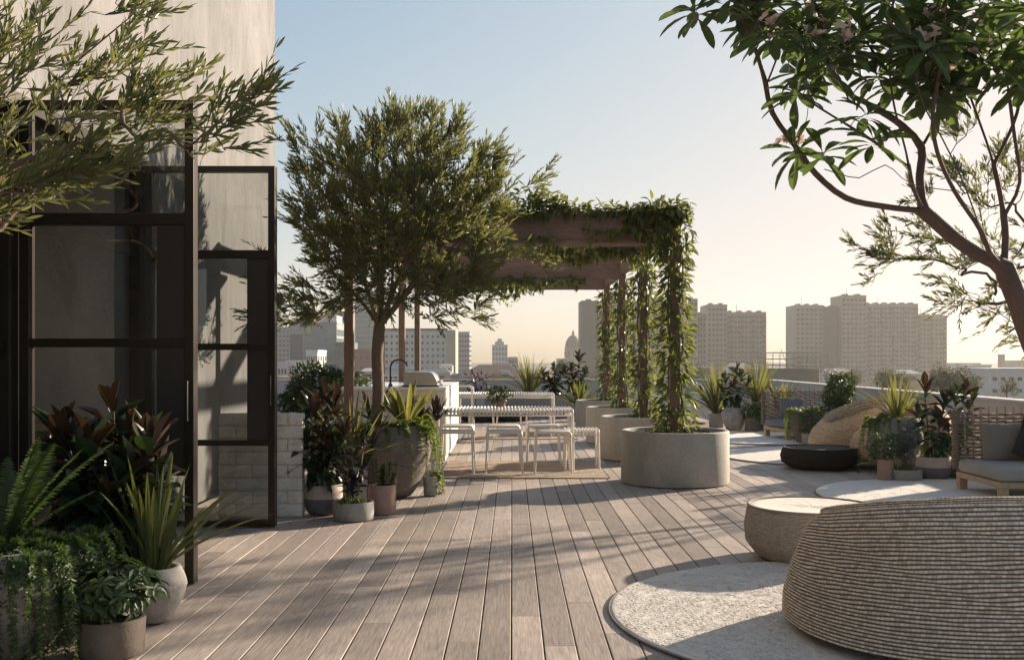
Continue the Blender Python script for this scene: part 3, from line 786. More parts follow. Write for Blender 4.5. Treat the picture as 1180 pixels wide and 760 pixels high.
def sword_fronds(m, o, n, L=(.4, .6), el=(45, 80), az=None, pin=.05, pairs=26):
    for i in range(n):
        a = rng.uniform(0, 2*math.pi) if az is None else rng.uniform(*az); e = math.radians(rng.uniform(*el)); l = rng.uniform(*L)
        D0 = dirs(np.array(a), np.array(e)); N0 = perp_up(D0[None])[0]
        s = np.linspace(.08, 1, pairs); b = rng.uniform(.15, .4)
        c = np.array(o) + D0*(l*s)[:, None] - N0*(b*l*s*s)[:, None]
        T = nrm(np.gradient(c, axis=0)); S = nrm(np.cross(T, N0)); Nn = np.cross(S, T)
        ln = pin*np.sin(np.clip(s*.93+.07, 0, 1)*math.pi)**.6 + .006
        for sg in (-1, 1):
            D = nrm(S*sg + T*.35 + rng.normal(0, .06, c.shape))
            m.leaves(c, D, Nn + rng.normal(0, .1, c.shape), ln, np.full(pairs, l/pairs*1.0), [(0, .7), (.4, 1), (1, .15)], .2, 0)
        m.tube(c[::4], .003, 4, cap=False)
def umbrella_clusters(m, ms, o, n, rad=(.2, .2, .2), leaf=(.05, .08), k=7, low=-.3, wr=.36):
    """scheffler-like whorls: leaflets spread like a hand"""
    for i in range(n):
        d = nrm(rng.normal(0, 1, 3)); d[2] = abs(d[2]) if rng.random() < .7 else d[2]*abs(low)
        c = np.array(o) + d*np.array(rad)*rng.uniform(.45, 1.0)
        ax = nrm(d*.8 + UP*.55 + rng.normal(0, .25, 3))
        u = nrm(np.cross(ax, [.3, .7, .1])); v = np.cross(ax, u)
        an = np.arange(k)*2*math.pi/k + rng.uniform(0, 6)
        D = nrm(np.outer(np.cos(an), u) + np.outer(np.sin(an), v) + ax*rng.uniform(-.25, .25))
        L = rng.uniform(*leaf, k)
        m.leaves(np.tile(c, (k, 1)), D, np.tile(ax, (k, 1)), L, L*wr, [(0, .08), (.2, .45), (.6, 1), (.88, .6), (1, .06)], .3, .2)
        if ms is not None and i % 2 == 0: ms.tube([np.array(o)-[0, 0, rad[2]*.6], (np.array(o)+c)/2 + [0, 0, .02], c], [.005, .003, .002], 4, cap=False)
def leaf_cloud(m, o, rad, n, leaf=(.04, .07), wr=.38, shell=.45, droop=.0, prof=LP_SMALL, lump=.25):
    d = nrm(rng.normal(0, 1, (n, 3)))
    lumps = nrm(rng.normal(0, 1, (14, 3))); w = 1 - lump + lump*1.6*np.max(np.clip(d@lumps.T, 0, 1)**6, 1)
    q = rng.uniform(shell**3, 1, n)**(1/3)
    P = np.array(o) + d*np.array(rad)*(q*w)[:, None]
    D = nrm(d + rng.normal(0, .7, (n, 3)) + UP*(.3-droop)); N = perp_up(D) + rng.normal(0, .5, (n, 3))
    L = rng.uniform(*leaf, n); m.leaves(P, D, N, L, L*wr, prof, .2, .18)

# ------------------------------------------------------------------ pots
def pot_round(p, r, h, mat, neck=.72, foot=.5, soil=True, n=56):
    """swelling bowl: wide belly, drawn in mouth"""
    s = np.linspace(0, 1, 22); body = foot + (1-foot)*np.sin(np.clip(s*1.18, 0, 1)*math.pi/2)**.8
    body = np.where(s > .62, 1 - (1-neck)*((s-.62)/.38)**1.7, np.minimum(body, 1))
    pr = [(.01, .004), (r*foot*.85, .004)] + [(r*b, .01 + (h-.02)*q) for b, q in zip(body, s)]
    rt = r*body[-1]; pr += [(rt-.004, h-.002), (rt-.014, h), (rt-.028, h-.004), (rt-.032, h-.05)]
    b = MB().lathe(pr, n).build('pot', mat, p, smooth=True, sharp=60)
    MB().disc(rt-.026, h-.035, 32).build('soil', MT['soil'], b)
    return rt, h-.03
def pot_straight(p, r, h, mat, taper=.95, soil=True):
    b = MB().lathe([(.01, .004), (r*taper-.006, .004), (r*taper, .012), (r, h-.012), (r-.004, h-.001), (r-.010, h), (r-.020, h), (r-.026, h-.006), (r-.028, h-.05)], 48).build('pot', mat, p, smooth=True, sharp=45)
    MB().disc(r-.024, h-.03, 32).build('soil', MT['soil'], b)
    return r, h-.03
def pot_two(p, r, h):
    """two tone: slate below, pale band above"""
    s = np.linspace(0, 1, 14); rr = r*(.74 + .26*np.sin(np.clip(s*1.25, 0, 1)*math.pi/2)**.7)
    lo = [(.01, .004), (rr[0]*.96, .004)] + [(a, .006+h*.54*q) for a, q in zip(rr, s)]
    b = MB().lathe(lo, 48).build('pot', MT['pot_slate'], p, smooth=True, sharp=50)
    MB().lathe([(r-.004, h*.545), (r+.001, h*.55), (r+.001, h-.006), (r-.004, h), (r-.018, h), (r-.022, h-.05)], 48).build('pot_band', MT['pot_cream'], p, smooth=True, sharp=45)
    MB().disc(r-.02, h-.03, 32).build('soil', MT['soil'], b)
    return r, h-.03
def potted(name, label, loc, group=None, cat='potted plant'):
    return thing(name, label, cat, (loc[0], loc[1], .002), 0, group)
def fin(p, **kw):
    for nm, (m, mat) in kw.items():
        if m.n: m.build(nm, MT[mat], p)

# --- left group by the brick wall
def rubber_pot(label, loc, r, h, stems, nleaf=17, scale=1.0, pot='two'):
    p = potted('potted_rubber_plant', label, loc)
    R_, z = pot_two(p, r, h) if pot == 'two' else pot_round(p, r, h, MT['pot_stone'])
    g, u, s = MB(), MB(), MB()
    broad_stems(g, u, s, (0, 0, z), stems, nleaf, (.16*scale, .25*scale), .42, .28)
    fin(p, foliage=(g, 'rubber'), young_leaves=(u, 'rust'), stems=(s, 'twig'))
    return p
rubber_pot('two tone pot with a broad leaved rubber plant, against the low brick wall', (-1.64, 8.98), .165, .26,
           [(-.05, .0, -.10, -.06, .66), (.03, .02, .10, .05, .72), (0, -.04, .03, -.12, .45), (.05, .0, .2, -.03, .50), (-.04, .05, -.02, .1, .78), (.02, -.04, .12, -.14, .34), (-.03, -.04, -.14, -.1, .4)], nleaf=22, scale=1.08)
p = potted('potted_purple_plant', 'low grey pot with a dark purple plant, in front of the two tone pot', (-1.33, 8.66))
_, z = pot_straight(p, .172, .155, MT['pot_grey'], .99)
m, s = MB(), MB()
for k in range(9):
    tx, ty, h = rng.uniform(-.13, .16), rng.uniform(-.1, .12), rng.uniform(.28, .62)
    s.tube([(tx*.2, ty*.2, z), (tx*.6, ty*.6, z+h*.5), (tx, ty, z+h)], [.006, .005, .003], 5)
    q = rng.uniform(.25, 1, 22); P = np.stack([tx*q, ty*q, z+h*q], 1); D = dirs(rng.uniform(0, 6.28, 22), rng.uniform(-.5, .7, 22))
    L = rng.uniform(.05, .09, 22); m.leaves(P, D, perp_up(D)+rng.normal(0, .4, (22, 3)), L, L*.45, LP_SMALL, .3, .2)
zb = MB()
for x, y in ((.02, -.12), (.09, -.10), (-.06, -.11)): blades(zb, (x, y, z), 24, (.07, .11), (.014, .02), (25, 85), (.0, .2), .02)
fin(p, foliage=(m, 'purple'), stems=(s, 'twig'), striped_rosettes=(zb, 'strap'))
p = potted('potted_succulent', 'dusty terracotta pot with small dark green plants, left of the big olive planter', (-1.13, 8.99))
_, z = pot_straight(p, .122, .255, MT['pot_terra'], .97)
m = MB()
for k in range(7):
    x, y = rng.uniform(-.07, .07, 2); h = rng.uniform(.1, .24); n = 26; q = np.linspace(.1, 1, n)
    P = np.stack([x*(1+q*.6), y*(1+q*.6), z+h*q], 1); D = dirs(np.arange(n)*2.4, np.interp(q, [0, 1], [.1, 1.1])); L = np.full(n, .05)
    m.leaves(P, D, perp_up(D), L, L*.4, LP_SMALL, .1, .3)
fin(p, foliage=(m, 'shrub'))
p = potted('potted_flax', 'pot of yellow green flax blades behind the rubber plant and the brick wall', (-1.52, 9.75))
_, z = pot_straight(p, .16, .34, MT['pot_grey'])
m, d = MB(), MB()
blades(m, (0, 0, z), 70, (.45, .86), (.018, .03), (38, 88), (.1, .55), .06)
blades(d, (.12, .03, z), 40, (.35, .62), (.016, .026), (25, 80), (.2, .7), .05)
fin(p, blades=(m, 'flax'), dark_blades=(d, 'purple'))
# shrub beyond the brick wall
p = potted('potted_shrub', 'dense rounded green shrub behind the brick wall and flax', (-2.55, 14.2))
_, z = pot_round(p, .33, .5, MT['pot_stone'])
m = MB(); leaf_cloud(m, (0, 0, .86), (.62, .5, .42), 4200, (.05, .085), .42, .5); leaf_cloud(m, (.45, -.1, .68), (.36, .36, .28), 1500, (.05, .08), .42, .5)
leaf_cloud(m, (-.42, 0, .66), (.34, .36, .3), 1300, (.05, .08), .42, .5)
fin(p, foliage=(m, 'shrub'))
p = potted('potted_cordyline', 'dark rusty strap leaved plant beside the counter tap', (-1.52, 12.4))
_, z = pot_round(p, .22, .42, MT['pot_dark'])
m, s, g = MB(), MB(), MB()
for tx, ty, h in ((-.05, 0, .62), (.42, -.05, .40), (.62, -.1, .44), (-.2, .1, .45)):
    s.tube([(tx*.3, ty*.3, z), (tx, ty, z+h*.6)], .009, 6); blades(m if tx > .3 else g, (tx, ty, z+h*.5), 26, (.22, .36), (.03, .045), (15, 86), (.05, .3), .02)
    blades(m, (tx, ty, z+h*.6), 9, (.22, .34), (.035, .05), (55, 88), (.0, .15), .02)
fin(p, rusty_leaves=(m, 'rust'), foliage=(g, 'rubber'), stems=(s, 'twig'))

# --- large round planter with the olive tree
OP = (-1.21, 10.12)
p = thing('bowl_planter', 'large round brown stone planter at the foot of the olive tree', 'planter', (OP[0], OP[1], .002))
rt, z = pot_round(p, .43, .70, MT['pot_dark'], .86, .5)
f = thing('hanging_fern', 'light green hanging fern spilling over the right of the olive planter', 'fern', (OP[0]+.17, OP[1]-.12, .70))
m = MB(); fern_fronds(m, (-.12, .09, -.02), 62, (.26, .62), .75, .30, 240, (.022, .042), (-1.75, .55)); m.build('fronds', MT['fern'], f)
f = thing('hanging_fern', 'light green hanging fern at the left of the olive planter above the terracotta pot', 'fern', (OP[0]-.20, OP[1]-.14, .70))
m = MB(); fern_fronds(m, (.13, .10, -.02), 60, (.22, .42), .75, .30, 240, (.022, .042), (-3.3, -1.6)); m.build('fronds', MT['fern'], f)
f = thing('bromeliad', 'yellow green bird nest bromeliad in the olive planter, right of the trunk', 'bromeliad', (OP[0]+.16, OP[1]+.02, .68))
m = MB(); blades(m, (0, 0, 0), 26, (.30, .52), (.05, .075), (48, 86), (.05, .25), .05, .2, [(0, .5), (.2, .8), (.5, 1), (.75, .85), (.92, .45), (1, .04)]); m.build('blades', MT['flax'], f)
p = potted('potted_ivy', 'small pale pot of trailing ivy at the right foot of the olive planter', (-.80, 10.18))
_, z = pot_straight(p, .075, .19, MT['pot_stone'])
m = MB()
fern_fronds(m, (0, 0, z+.02), 14, (.2, .36), .9, .03, 44, (.025, .042), (-1.2, 1.4), w=.42)
fin(p, foliage=(m, 'vine'))
# --- plant on the table, plant beyond it
p = potted('potted_herb', 'small terracotta pot with a bushy dark plant on the front table', (-.15, 12.72)); p.location.z = .752
_, z = pot_round(p, .075, .11, MT['pot_terra'], .9, .7)
m = MB(); leaf_cloud(m, (-.02, 0, .17), (.15, .14, .11), 420, (.03, .055), .5, .2); fin(p, foliage=(m, 'shrub'))
p = potted('potted_sapling', 'spindly dark leaved sapling beyond the rear table', (-.82, 22.9)); _, z = pot_straight(p, .14, .3, MT['pot_dark'])
m, s = MB(), MB(); s.tube([(0, 0, z), (.03, 0, .6), (0, 0, .95)], .008, 6); leaf_cloud(m, (.02, 0, .84), (.26, .2, .2), 90, (.07, .11), .42, .2); leaf_cloud(m, (.2, 0, .62), (.22, .15, .1), 40, (.07, .1), .4, .2)
fin(p, foliage=(m, 'purple'), stems=(s, 'twig'))

# --- foreground left, in shade
p = potted('potted_fern', 'big stone pot with a cascading fern, cut off by the left edge in the foreground', (-2.33, 4.72))
rt, z = pot_round(p, .365, .50, MT['pot_stone'], .86, .5)
m, w = MB(), MB()
fern_fronds(m, (0, 0, z), 400, (.30, .64), .62, .33, 260, (.018, .036)); fern_fronds(m, (0, 0, z), 60, (.3, .5), .8, .08, 260, (.018, .036)); sword_fronds(w, (-.02, .08, z), 15, (.42, .74), (46, 82), (-.6, 3.8), .058, 34)
fin(p, cascading_fronds=(m, 'fern_dark'), upright_fronds=(w, 'fern_dark'))
p = rubber_pot('rough stone pot of rust tipped rubber plant in the shaded foreground', (-2.15, 5.46), .215, .32,
    [(-.06, 0, -.24, .04, .66), (.04, .03, .02, .06, .78), (.05, -.03, .28, -.06, .60), (0, -.05, -.08, -.10, .56), (-.05, .05, -.30, .02, .5), (.03, 0, .16, -.12, .46), (0, 0, .1, .05, .6), (.02, -.02, .2, .0, .3), (0, .05, -.12, .08, .35), (.05, 0, .22, .04, .62), (-.02, -.05, -.02, -.14, .6), (.04, .02, .30, .02, .42), (0, 0, -.2, -.08, .62), (.02, 0, .1, -.16, .36), (-.02, 0, -.14, -.14, .3)], pot='round', scale=1.22, nleaf=24)
p = potted('potted_aloe', 'small whitewashed pot of long toothed strap leaves near the door edge', (-1.84, 5.30))
rt, z = pot_round(p, .168, .285, MT['pot_stone'], .82, .5)
m = MB()
blades(m, (0, 0, z), 34, (.38, .62), (.030, .046), (62, 88), (.05, .30), .07, .32)
for a_, e_, l_ in ((.2, 40, .62), (-.1, 48, .62), (.35, 54, .60), (-.35, 58, .6), (.1, 62, .58)):
    D = dirs(np.array([a_]), np.array([R(e_)])); m.leaves(np.array([[.03, 0, z]]), D, perp_up(D), l_, .042, LP_STRAP, .25, .32)
fin(p, blades=(m, 'strap'))
p = potted('potted_schefflera', 'small dark pot with a bushy umbrella plant at the bottom left', (-1.83, 4.72))
_, z = pot_straight(p, .15, .17, MT['pot_dark'])
m, s = MB(), MB(); umbrella_clusters(m, s, (0, -.02, .27), 105, (.25, .24, .17), (.05, .085), 7, -.7)
fin(p, foliage=(m, 'shrub'), stems=(s, 'twig'))

# --- right hand group in front of the wicker chairs
p = potted('potted_green_plant', 'small terracotta pot of dark green leaves beside the low grey bowl on the right', (4.11, 11.38))
_, z = pot_straight(p, .082, .24, MT['pot_terra'], .97); m = MB(); leaf_cloud(m, (0, 0, .36), (.19, .15, .16), 420, (.04, .07), .4, .15); fin(p, foliage=(m, 'shrub'))
p = potted('potted_blue_plant', 'low grey bowl with blue grey leaves and small striped rosettes, on the right', (4.345, 11.42))
_, z = pot_straight(p, .182, .13, MT['pot_grey'], .99)
m, zb, s = MB(), MB(), MB()
for k in range(10):
    tx, ty, h = rng.uniform(-.15, .15), rng.uniform(-.08, .12), rng.uniform(.3, .60); s.tube([(tx*.2, ty*.2, z), (tx, ty, z+h)], .005, 5)
    q = rng.uniform(.3, 1, 26); P = np.stack([tx*q, ty*q, z+h*q], 1); D = dirs(rng.uniform(0, 6.28, 26), rng.uniform(-.5, .7, 26)); L = rng.uniform(.05, .085, 26)
    m.leaves(P, D, perp_up(D)+rng.normal(0, .4, (26, 3)), L, L*.4, LP_SMALL, .3, .2)
for x, y in ((-.05, -.12), (-.12, -.06), (.02, -.12)): blades(zb, (x, y, z), 22, (.07, .12), (.014, .02), (25, 85), (.0, .2), .02)
fin(p, foliage=(m, 'blue'), striped_rosettes=(zb, 'strap'), stems=(s, 'twig'))
rubber_pot('two tone pot with a large rubber plant left of the grey sofa', (4.72, 11.57), .184, .255,
    [(-.05, 0, -.10, 0, .80), (.03, .02, .16, .05, .62), (0, -.04, .03, -.12, .42), (.05, 0, .25, -.02, .42), (-.04, .05, -.16, .05, .52)], scale=1.05)
rubber_pot('two tone pot of rust leaved rubber plant peeping over the sofa back', (5.12, 11.85), .18, .25,
    [(-.03, 0, -.04, 0, .72), (.03, .02, .10, .05, .80), (0, .0, .16, .0, .62)], scale=1.05)
p = potted('potted_yucca_fern', 'round grey pot holding tall yellow green yucca blades and a hanging fern', (4.50, 12.10))
rt, z = pot_round(p, .31, .66, MT['pot_grey'], .86, .5)
m, f = MB(), MB()
blades(m, (.02, .03, z), 46, (.38, .66), (.018, .028), (38, 88), (.05, .4), .06); fern_fronds(f, (-.02, -.02, z), 36, (.26, .66), .7, .24, 190, (.024, .042), (-3.9, -1.6))
fin(p, blades=(m, 'flax'), fronds=(f, 'fern'))
# --- middle group by the far sofa
p = potted('potted_fern', 'large dark round pot with a hanging fern in front of the far sofa', (4.68, 16.45)); rt, z = pot_round(p, .26, .52, MT['pot_dark'], .86, .5)
m = MB(); fern_fronds(m, (0, 0, z), 60, (.28, .62), .75, .2, 130, (.028, .048)); fin(p, fronds=(m, 'fern'))
p = potted('potted_dark_plant', 'small square shouldered grey pot between the round fern pot and wicker chair', (4.60, 15.98)); _, z = pot_straight(p, .115, .19, MT['pot_grey'], .97)
m = MB(); leaf_cloud(m, (.0, 0, .36), (.14, .12, .2), 160, (.05, .09), .35, .1); fin(p, foliage=(m, 'shrub'))
p = potted('potted_fig', 'bushy weeping fig standing behind the natural wicker chairs', (5.22, 16.4)); _, z = pot_straight(p, .18, .38, MT['pot_grey'])
m, s = MB(), MB(); s.tube([(0, 0, z), (.02, 0, .9)], .014, 6); leaf_cloud(m, (0, 0, .86), (.26, .24, .30), 1300, (.05, .09), .36, .25, .9); leaf_cloud(m, (-.06, -.05, .58), (.24, .2, .22), 500, (.05, .09), .36, .25, .9)
fin(p, foliage=(m, 'shrub'), stems=(s, 'twig'))
# --- far right group beside the white chairs
p = potted('potted_yucca', 'stone pot with a tall strappy yucca by the white chair', (4.02, 20.3)); _, z = pot_straight(p, .165, .28, MT['pot_grey'], .86)
m, d = MB(), MB(); blades(d, (0, 0, z), 54, (.55, .98), (.035, .055), (38, 88), (.1, .5), .06); blades(m, (.03, .03, z+.1), 40, (.7, 1.12), (.02, .034), (55, 88), (.05, .4), .05)
fin(p, blades=(d, 'strap'), pale_blades=(m, 'flax'))
rubber_pot('white round stone pot with rust topped leafy plant near the far sofa', (4.13, 19.2), .24, .44,
    [(-.06, 0, -.2, .04, .58), (.04, .03, .05, .06, .74), (.05, -.03, .28, -.06, .5), (0, -.05, -.04, -.12, .45), (.03, 0, .16, .06, .62), (-.1, 0, -.28, -.05, .4)], pot='round', scale=.95)
p = potted('potted_grass', 'tall grey pot of pale grassy blades just left of the far sofa', (4.66, 19.7)); _, z = pot_straight(p, .17, .52, MT['pot_grey'])
m, f = MB(), MB(); blades(m, (0, 0, z), 80, (.5, .98), (.016, .028), (48, 88), (.1, .5), .07); fern_fronds(f, (0, -.05, z), 40, (.3, .55), .5, .08, 60, (.03, .05)); fin(p, blades=(m, 'flax'), fronds=(f, 'fern_dark'))
p = potted('potted_leafy_plant', 'low pot of dark leaves at the left foot of the far sofa', (4.40, 18.95)); _, z = pot_straight(p, .13, .27, MT['pot_dark'])
m = MB(); leaf_cloud(m, (0, 0, .36), (.22, .2, .16), 420, (.05, .08), .45, .2); fin(p, foliage=(m, 'fern_dark'))
p = potted('potted_bromeliad', 'pot of yellow green spear leaves behind the far sofa back', (5.05, 19.4)); _, z = pot_round(p, .2, .42, MT['pot_grey'])
m = MB(); blades(m, (0, 0, z), 34, (.38, .60), (.05, .075), (50, 86), (.05, .25), .12, .2); fin(p, blades=(m, 'flax'))
# --- planting along the far parapet
t = thing('trough_planter', 'long low grey trough planter against the far parapet', 'planter', (.62, 23.9, .002))
MB().box(-1.25, 1.25, -.28, .28, 0, .50).build('trough', MT['pot_grey'], t, bevel=.008); MB().box(-1.2, 1.2, -.23, .23, .501, .515).build('soil', MT['soil'], t)
def bedplant(name, label, x, y, fn, mats):
    q = thing(name, label, 'plant', (x, y, .515)); ms = [MB() for _ in mats]; fn(*ms)
    for m, (nm, mt) in zip(ms, mats): m.build(nm, MT[mt], q)
bedplant('fern_plant', 'spreading green fern at the left of the far trough', -.15, 23.9, lambda m: fern_fronds(m, (0, 0, 0), 60, (.4, .75), .7, .08, 80, (.04, .07)), [('fronds', 'fern_dark')])
bedplant('flax_plant', 'pale yellow flax rising from the middle of the far trough', .40, 23.95, lambda m: blades(m, (0, 0, 0), 80, (.5, 1.05), (.025, .04), (40, 88), (.1, .5), .08), [('blades', 'flax')])
bedplant('rusty_plant', 'dark rusty leaved plant in the far trough, left one of two', .95, 23.9, lambda g, u, s: broad_stems(g, u, s, (0, 0, 0), [(-.05, 0, -.25, 0, .45), (.04, 0, .02, .1, .62), (.05, -.03, .25, -.06, .5), (0, 0, -.1, 0, .3), (0, 0, .1, -.1, .25)], 18, (.2, .3), .42, .4), [('foliage', 'rubber'), ('young_leaves', 'rust'), ('stems', 'twig')])
bedplant('rusty_plant', 'tallest dark rusty leaved plant at the right end of the far trough', 1.50, 23.9, lambda g, u, s: broad_stems(g, u, s, (0, 0, 0), [(-.05, 0, -.15, 0, .6), (.04, 0, .05, .1, .85), (.05, -.03, .2, -.06, .5), (0, 0, -.1, 0, .35), (0, 0, .1, -.1, .25)], 18, (.2, .3), .42, .4), [('foliage', 'rubber'), ('young_leaves', 'rust'), ('stems', 'twig')])
p = potted('potted_agave', 'spiky green agave in a grey pot left of the planters, by the far parapet', (1.46, 22.3)); _, z = pot_straight(p, .2, .36, MT['pot_grey'])
m = MB(); blades(m, (0, 0, z), 46, (.42, .66), (.045, .065), (12, 86), (.0, .25), .06); fin(p, blades=(m, 'strap'))
# ------------------------------------------------------------------ trees: a skeleton grown towards points of the crown
class Skel:
    def __init__(s, root): s.p = [np.array(root, float)]; s.par = [-1]
    def near(s, q): 
        a = np.array(s.p); return int(np.argmin(np.sum((a-q)**2, 1)))
    def poly(s, pts, step=.12):
        i = s.near(np.array(pts[0], float)); cur = s.p[i]
        P = [cur] + [np.array(x, float) for x in (pts[1:] if np.linalg.norm(np.array(pts[0])-cur) < .02 else pts)]
        P = np.array(P)
        # Catmull-Rom through the points
        E = np.concatenate([2*P[:1]-P[1:2], P, 2*P[-1:]-P[-2:-1]])
        for k in range(len(P)-1):
            a, b, c, d = E[k:k+4]; n = max(1, int(np.linalg.norm(c-b)/step))
            for t in np.linspace(0, 1, n+1)[1:]:
                q = .5*((2*b) + (c-a)*t + (2*a-5*b+4*c-d)*t*t + (3*b-a-3*c+d)*t**3)
                s.p.append(q); s.par.append(i); i = len(s.p)-1
        return i
    def grow(s, target, step=.09, wob=.012, minz=-9, start=0, bow=.35):
        a = np.array(s.p); d = np.sqrt(np.sum((a-target)**2, 1)) + np.where(np.arange(len(a)) < start, 1e3, 0)
        i = int(np.argmin(d)); L = d[i]; b = a[i]
        par = s.par[i]; pd = nrm(b - a[par]) if par >= 0 else np.array([0, 0, 1.0])
        c = b + pd*L*bow + nrm(target-b)*L*.2
        n = max(2, int(L/step))
        for t in np.linspace(0, 1, n+1)[1:]:
            q = (1-t)**2*b + 2*t*(1-t)*c + t*t*target + rng.normal(0, wob, 3)*(t < 1)
            s.p.append(q); s.par.append(i); i = len(s.p)-1
        return i
    def finish(s, rtip, rtrunk):
        n = len(s.p); P = np.array(s.p); par = np.array(s.par); w = np.zeros(n)
        haskid = np.zeros(n, bool); haskid[par[par >= 0]] = True; w[~haskid] = 1
        for i in range(n-1, 0, -1): w[par[i]] += w[i]
        e = math.log(rtrunk/rtip)/math.log(max(w[0], 2)); r = rtip*w**e
        kids = [[] for _ in range(n)]
        for i in range(1, n): kids[par[i]].append(i)
        s.P, s.w, s.r, s.kids, s.parr = P, w, r, kids, par
        D = np.zeros((n, 3)); D[1:] = nrm(P[1:]-P[par[1:]]); D[0] = [0, 0, 1]; s.D = D
        return s
    def tubes(s, m, nmax=10, minr=0):
        stack = [(0, None)]
        while stack:
            i, frm = stack.pop(); chain = [] if frm is None else [frm]
            rr = [] if frm is None else [min(s.r[frm], s.r[i]*1.25)]
            while True:
                chain.append(i); rr.append(s.r[i]); k = s.kids[i]
                if not k: break
                k = sorted(k, key=lambda q: -s.w[q]); stack += [(q, i) for q in k[1:]]; i = k[0]
            if len(chain) > 1 and max(rr) > minr:
                m.tube(s.P[chain], rr, 4 if max(rr) < .006 else (6 if max(rr) < .02 else nmax))
def ell_targets(n, c, rad, squash=.0, lumps=12, lump=.28, q0=.35):
    L = nrm(rng.normal(0, 1, (lumps, 3))); d = nrm(rng.normal(0, 1, (n, 3)))
    w = 1 - lump + lump*1.5*np.max(np.clip(d@L.T, 0, 1)**5, 1)
    q = rng.uniform(q0**3, 1, n)**(1/3)
    return np.array(c) + d*np.array(rad)*(q*w)[:, None]
def twig_leaves(m, sk, per, L, W, wmax=3, along=.75, up=.25, prof=LP_SMALL, back=True):
    idx = np.where(sk.w <= wmax)[0]; idx = idx[idx > 0]
    n = len(idx)*per; i = np.repeat(idx, per)
    P = sk.P[i] - sk.D[i]*rng.uniform(0, .09, n)[:, None]; T = sk.D[i]
    rad = rng.normal(0, 1, (n, 3)); rad = nrm(rad - T*np.sum(rad*T, 1)[:, None])
    D = nrm(T*along + rad*(1-along)*rng.uniform(.5, 1.9, n)[:, None] + UP*up*rng.uniform(0, 1, n)[:, None])
    N = nrm(np.cross(D, rng.normal(0, 1, (n, 3))))
    l = rng.uniform(*L, n); m.leaves(P, D, N, l, l*W*rng.uniform(.8, 1.2, n), prof, rng.uniform(-.03, .09, n), .2)

def shoots(m, ms, sk, n, ctr, Ls, nl, L, W, up=.45, out=.6, noise=.33, wmax=14, ang=.55, wfac=None):
    """straight leafy shoots springing from the outer twigs, leaves in pairs pointing along the shoot"""
    idx = np.where(sk.w <= wmax)[0]; idx = idx[idx > 5]
    i = rng.choice(idx, n); B = sk.P[i]
    O = nrm(B - np.array(ctr)); D = nrm(O*out + UP*up + sk.D[i]*.45 + rng.normal(0, noise, (n, 3)))
    l = rng.uniform(*Ls, n); side = nrm(np.cross(D, rng.normal(0, 1, (n, 3)))); nn = np.cross(D, side); drop = rng.uniform(-.05, .22, n)
    for k in range(nl):
        f = (k+1.2)/nl; P = B + D*(l*f)[:, None] - UP*(drop*l*f*f)[:, None]
        th = k*2.4 + rng.uniform(-.4, .4, n); rad = side*np.cos(th)[:, None] + nn*np.sin(th)[:, None]
        aa = (ang*(1.12-f*.75)*rng.uniform(.6, 1.35, n))[:, None]
        d = nrm(D*np.cos(aa) + rad*np.sin(aa) - UP*(drop*f)[:, None]); N = nrm(np.cross(d, np.cross(D, d) + rng.normal(0, .45, (n, 3))))
        ll = rng.uniform(*L, n)*(1.05 - .25*f); keep = rng.random(n) < .93
        m.leaves(P[keep], d[keep], N[keep], ll[keep], (ll*W*rng.uniform(.8, 1.2, n))[keep], [(0, .12), (.22, .72), (.5, 1), (.78, .66), (1, .04)], rng.uniform(-.04, .12, n)[keep], .2)
    for j in range(n):
        ms.tube([B[j], B[j]+D[j]*l[j]*.55 - UP*drop[j]*l[j]*.3, B[j]+D[j]*l[j] - UP*drop[j]*l[j]], [.0030, .0022, .0012], 3, cap=False)

# --- the olive in the bowl planter
t = thing('olive_tree', 'bushy olive tree standing in the large round bowl planter beside the table', 'tree', (OP[0], OP[1], .66))
sk = Skel((-.12, -.02, 0))
tk = sk.poly([(-.12, -.02, 0), (-.10, 0, .35), (-.11, 0, .72), (-.09, .01, 1.0)])
fork = (-.09, .01, 1.0)
CR = np.array([.12, .0, 2.12])
for a in ([(-.30, .1, 1.28), (-.62, .12, 1.60), (-.85, .1, 2.0)], [(-.2, -.15, 1.4), (-.28, -.35, 1.9), (-.3, -.4, 2.5)], [(.02, .08, 1.4), (.04, .1, 1.9), (.1, .05, 2.6)],
          [(.18, -.06, 1.35), (.48, -.1, 1.65), (.85, -.05, 1.95)], [(.2, .25, 1.4), (.42, .45, 1.8), (.7, .5, 2.3)], [(-.1, .25, 1.45), (-.3, .5, 1.9), (-.25, .6, 2.4)], [(.12, -.2, 1.45), (.4, -.55, 1.9), (.5, -.6, 2.4)]):
    sk.poly([fork] + a)
start = 8
T = ell_targets(800, CR, (1.08, .98, .95), lump=.18, lumps=18, q0=.2)
T = T[T[:, 2] > 1.02 + .0*np.abs(T[:, 0])]
hang = np.stack([rng.uniform(-1.15, .95, 85), rng.uniform(-.8, .8, 85), rng.uniform(1.02, 1.45, 85)], 1); hang = hang[np.abs(hang[:, 0]) > .32]
spray = np.array([(1.52, -.1, 2.48), (1.45, -.2, 2.38), (1.3, .1, 2.42), (1.42, -.3, 1.62), (1.28, -.2, 1.7), (1.55, .0, 1.5), (-1.22, 0, 1.72), (-.95, 0, 2.85), (.05, -.1, 3.10), (.12, .1, 3.05), (-.98, -.3, 2.75), (-1.2, -.1, 1.5)])
T = np.concatenate([T, hang, spray]); T = T[np.argsort(np.linalg.norm(T-np.array(fork), axis=1))]
for q in T: sk.grow(q, .085, .010, start=start)
sk.finish(.0022, .058)
m = MB(); c = MB(); shoots(c, m, sk, 3800, CR - [0, 0, .5], (.12, .26), 11, (.055, .100), .19, .42, .7)
sk.tubes(m); m.build('trunk', MT['bark'], t, smooth=True)
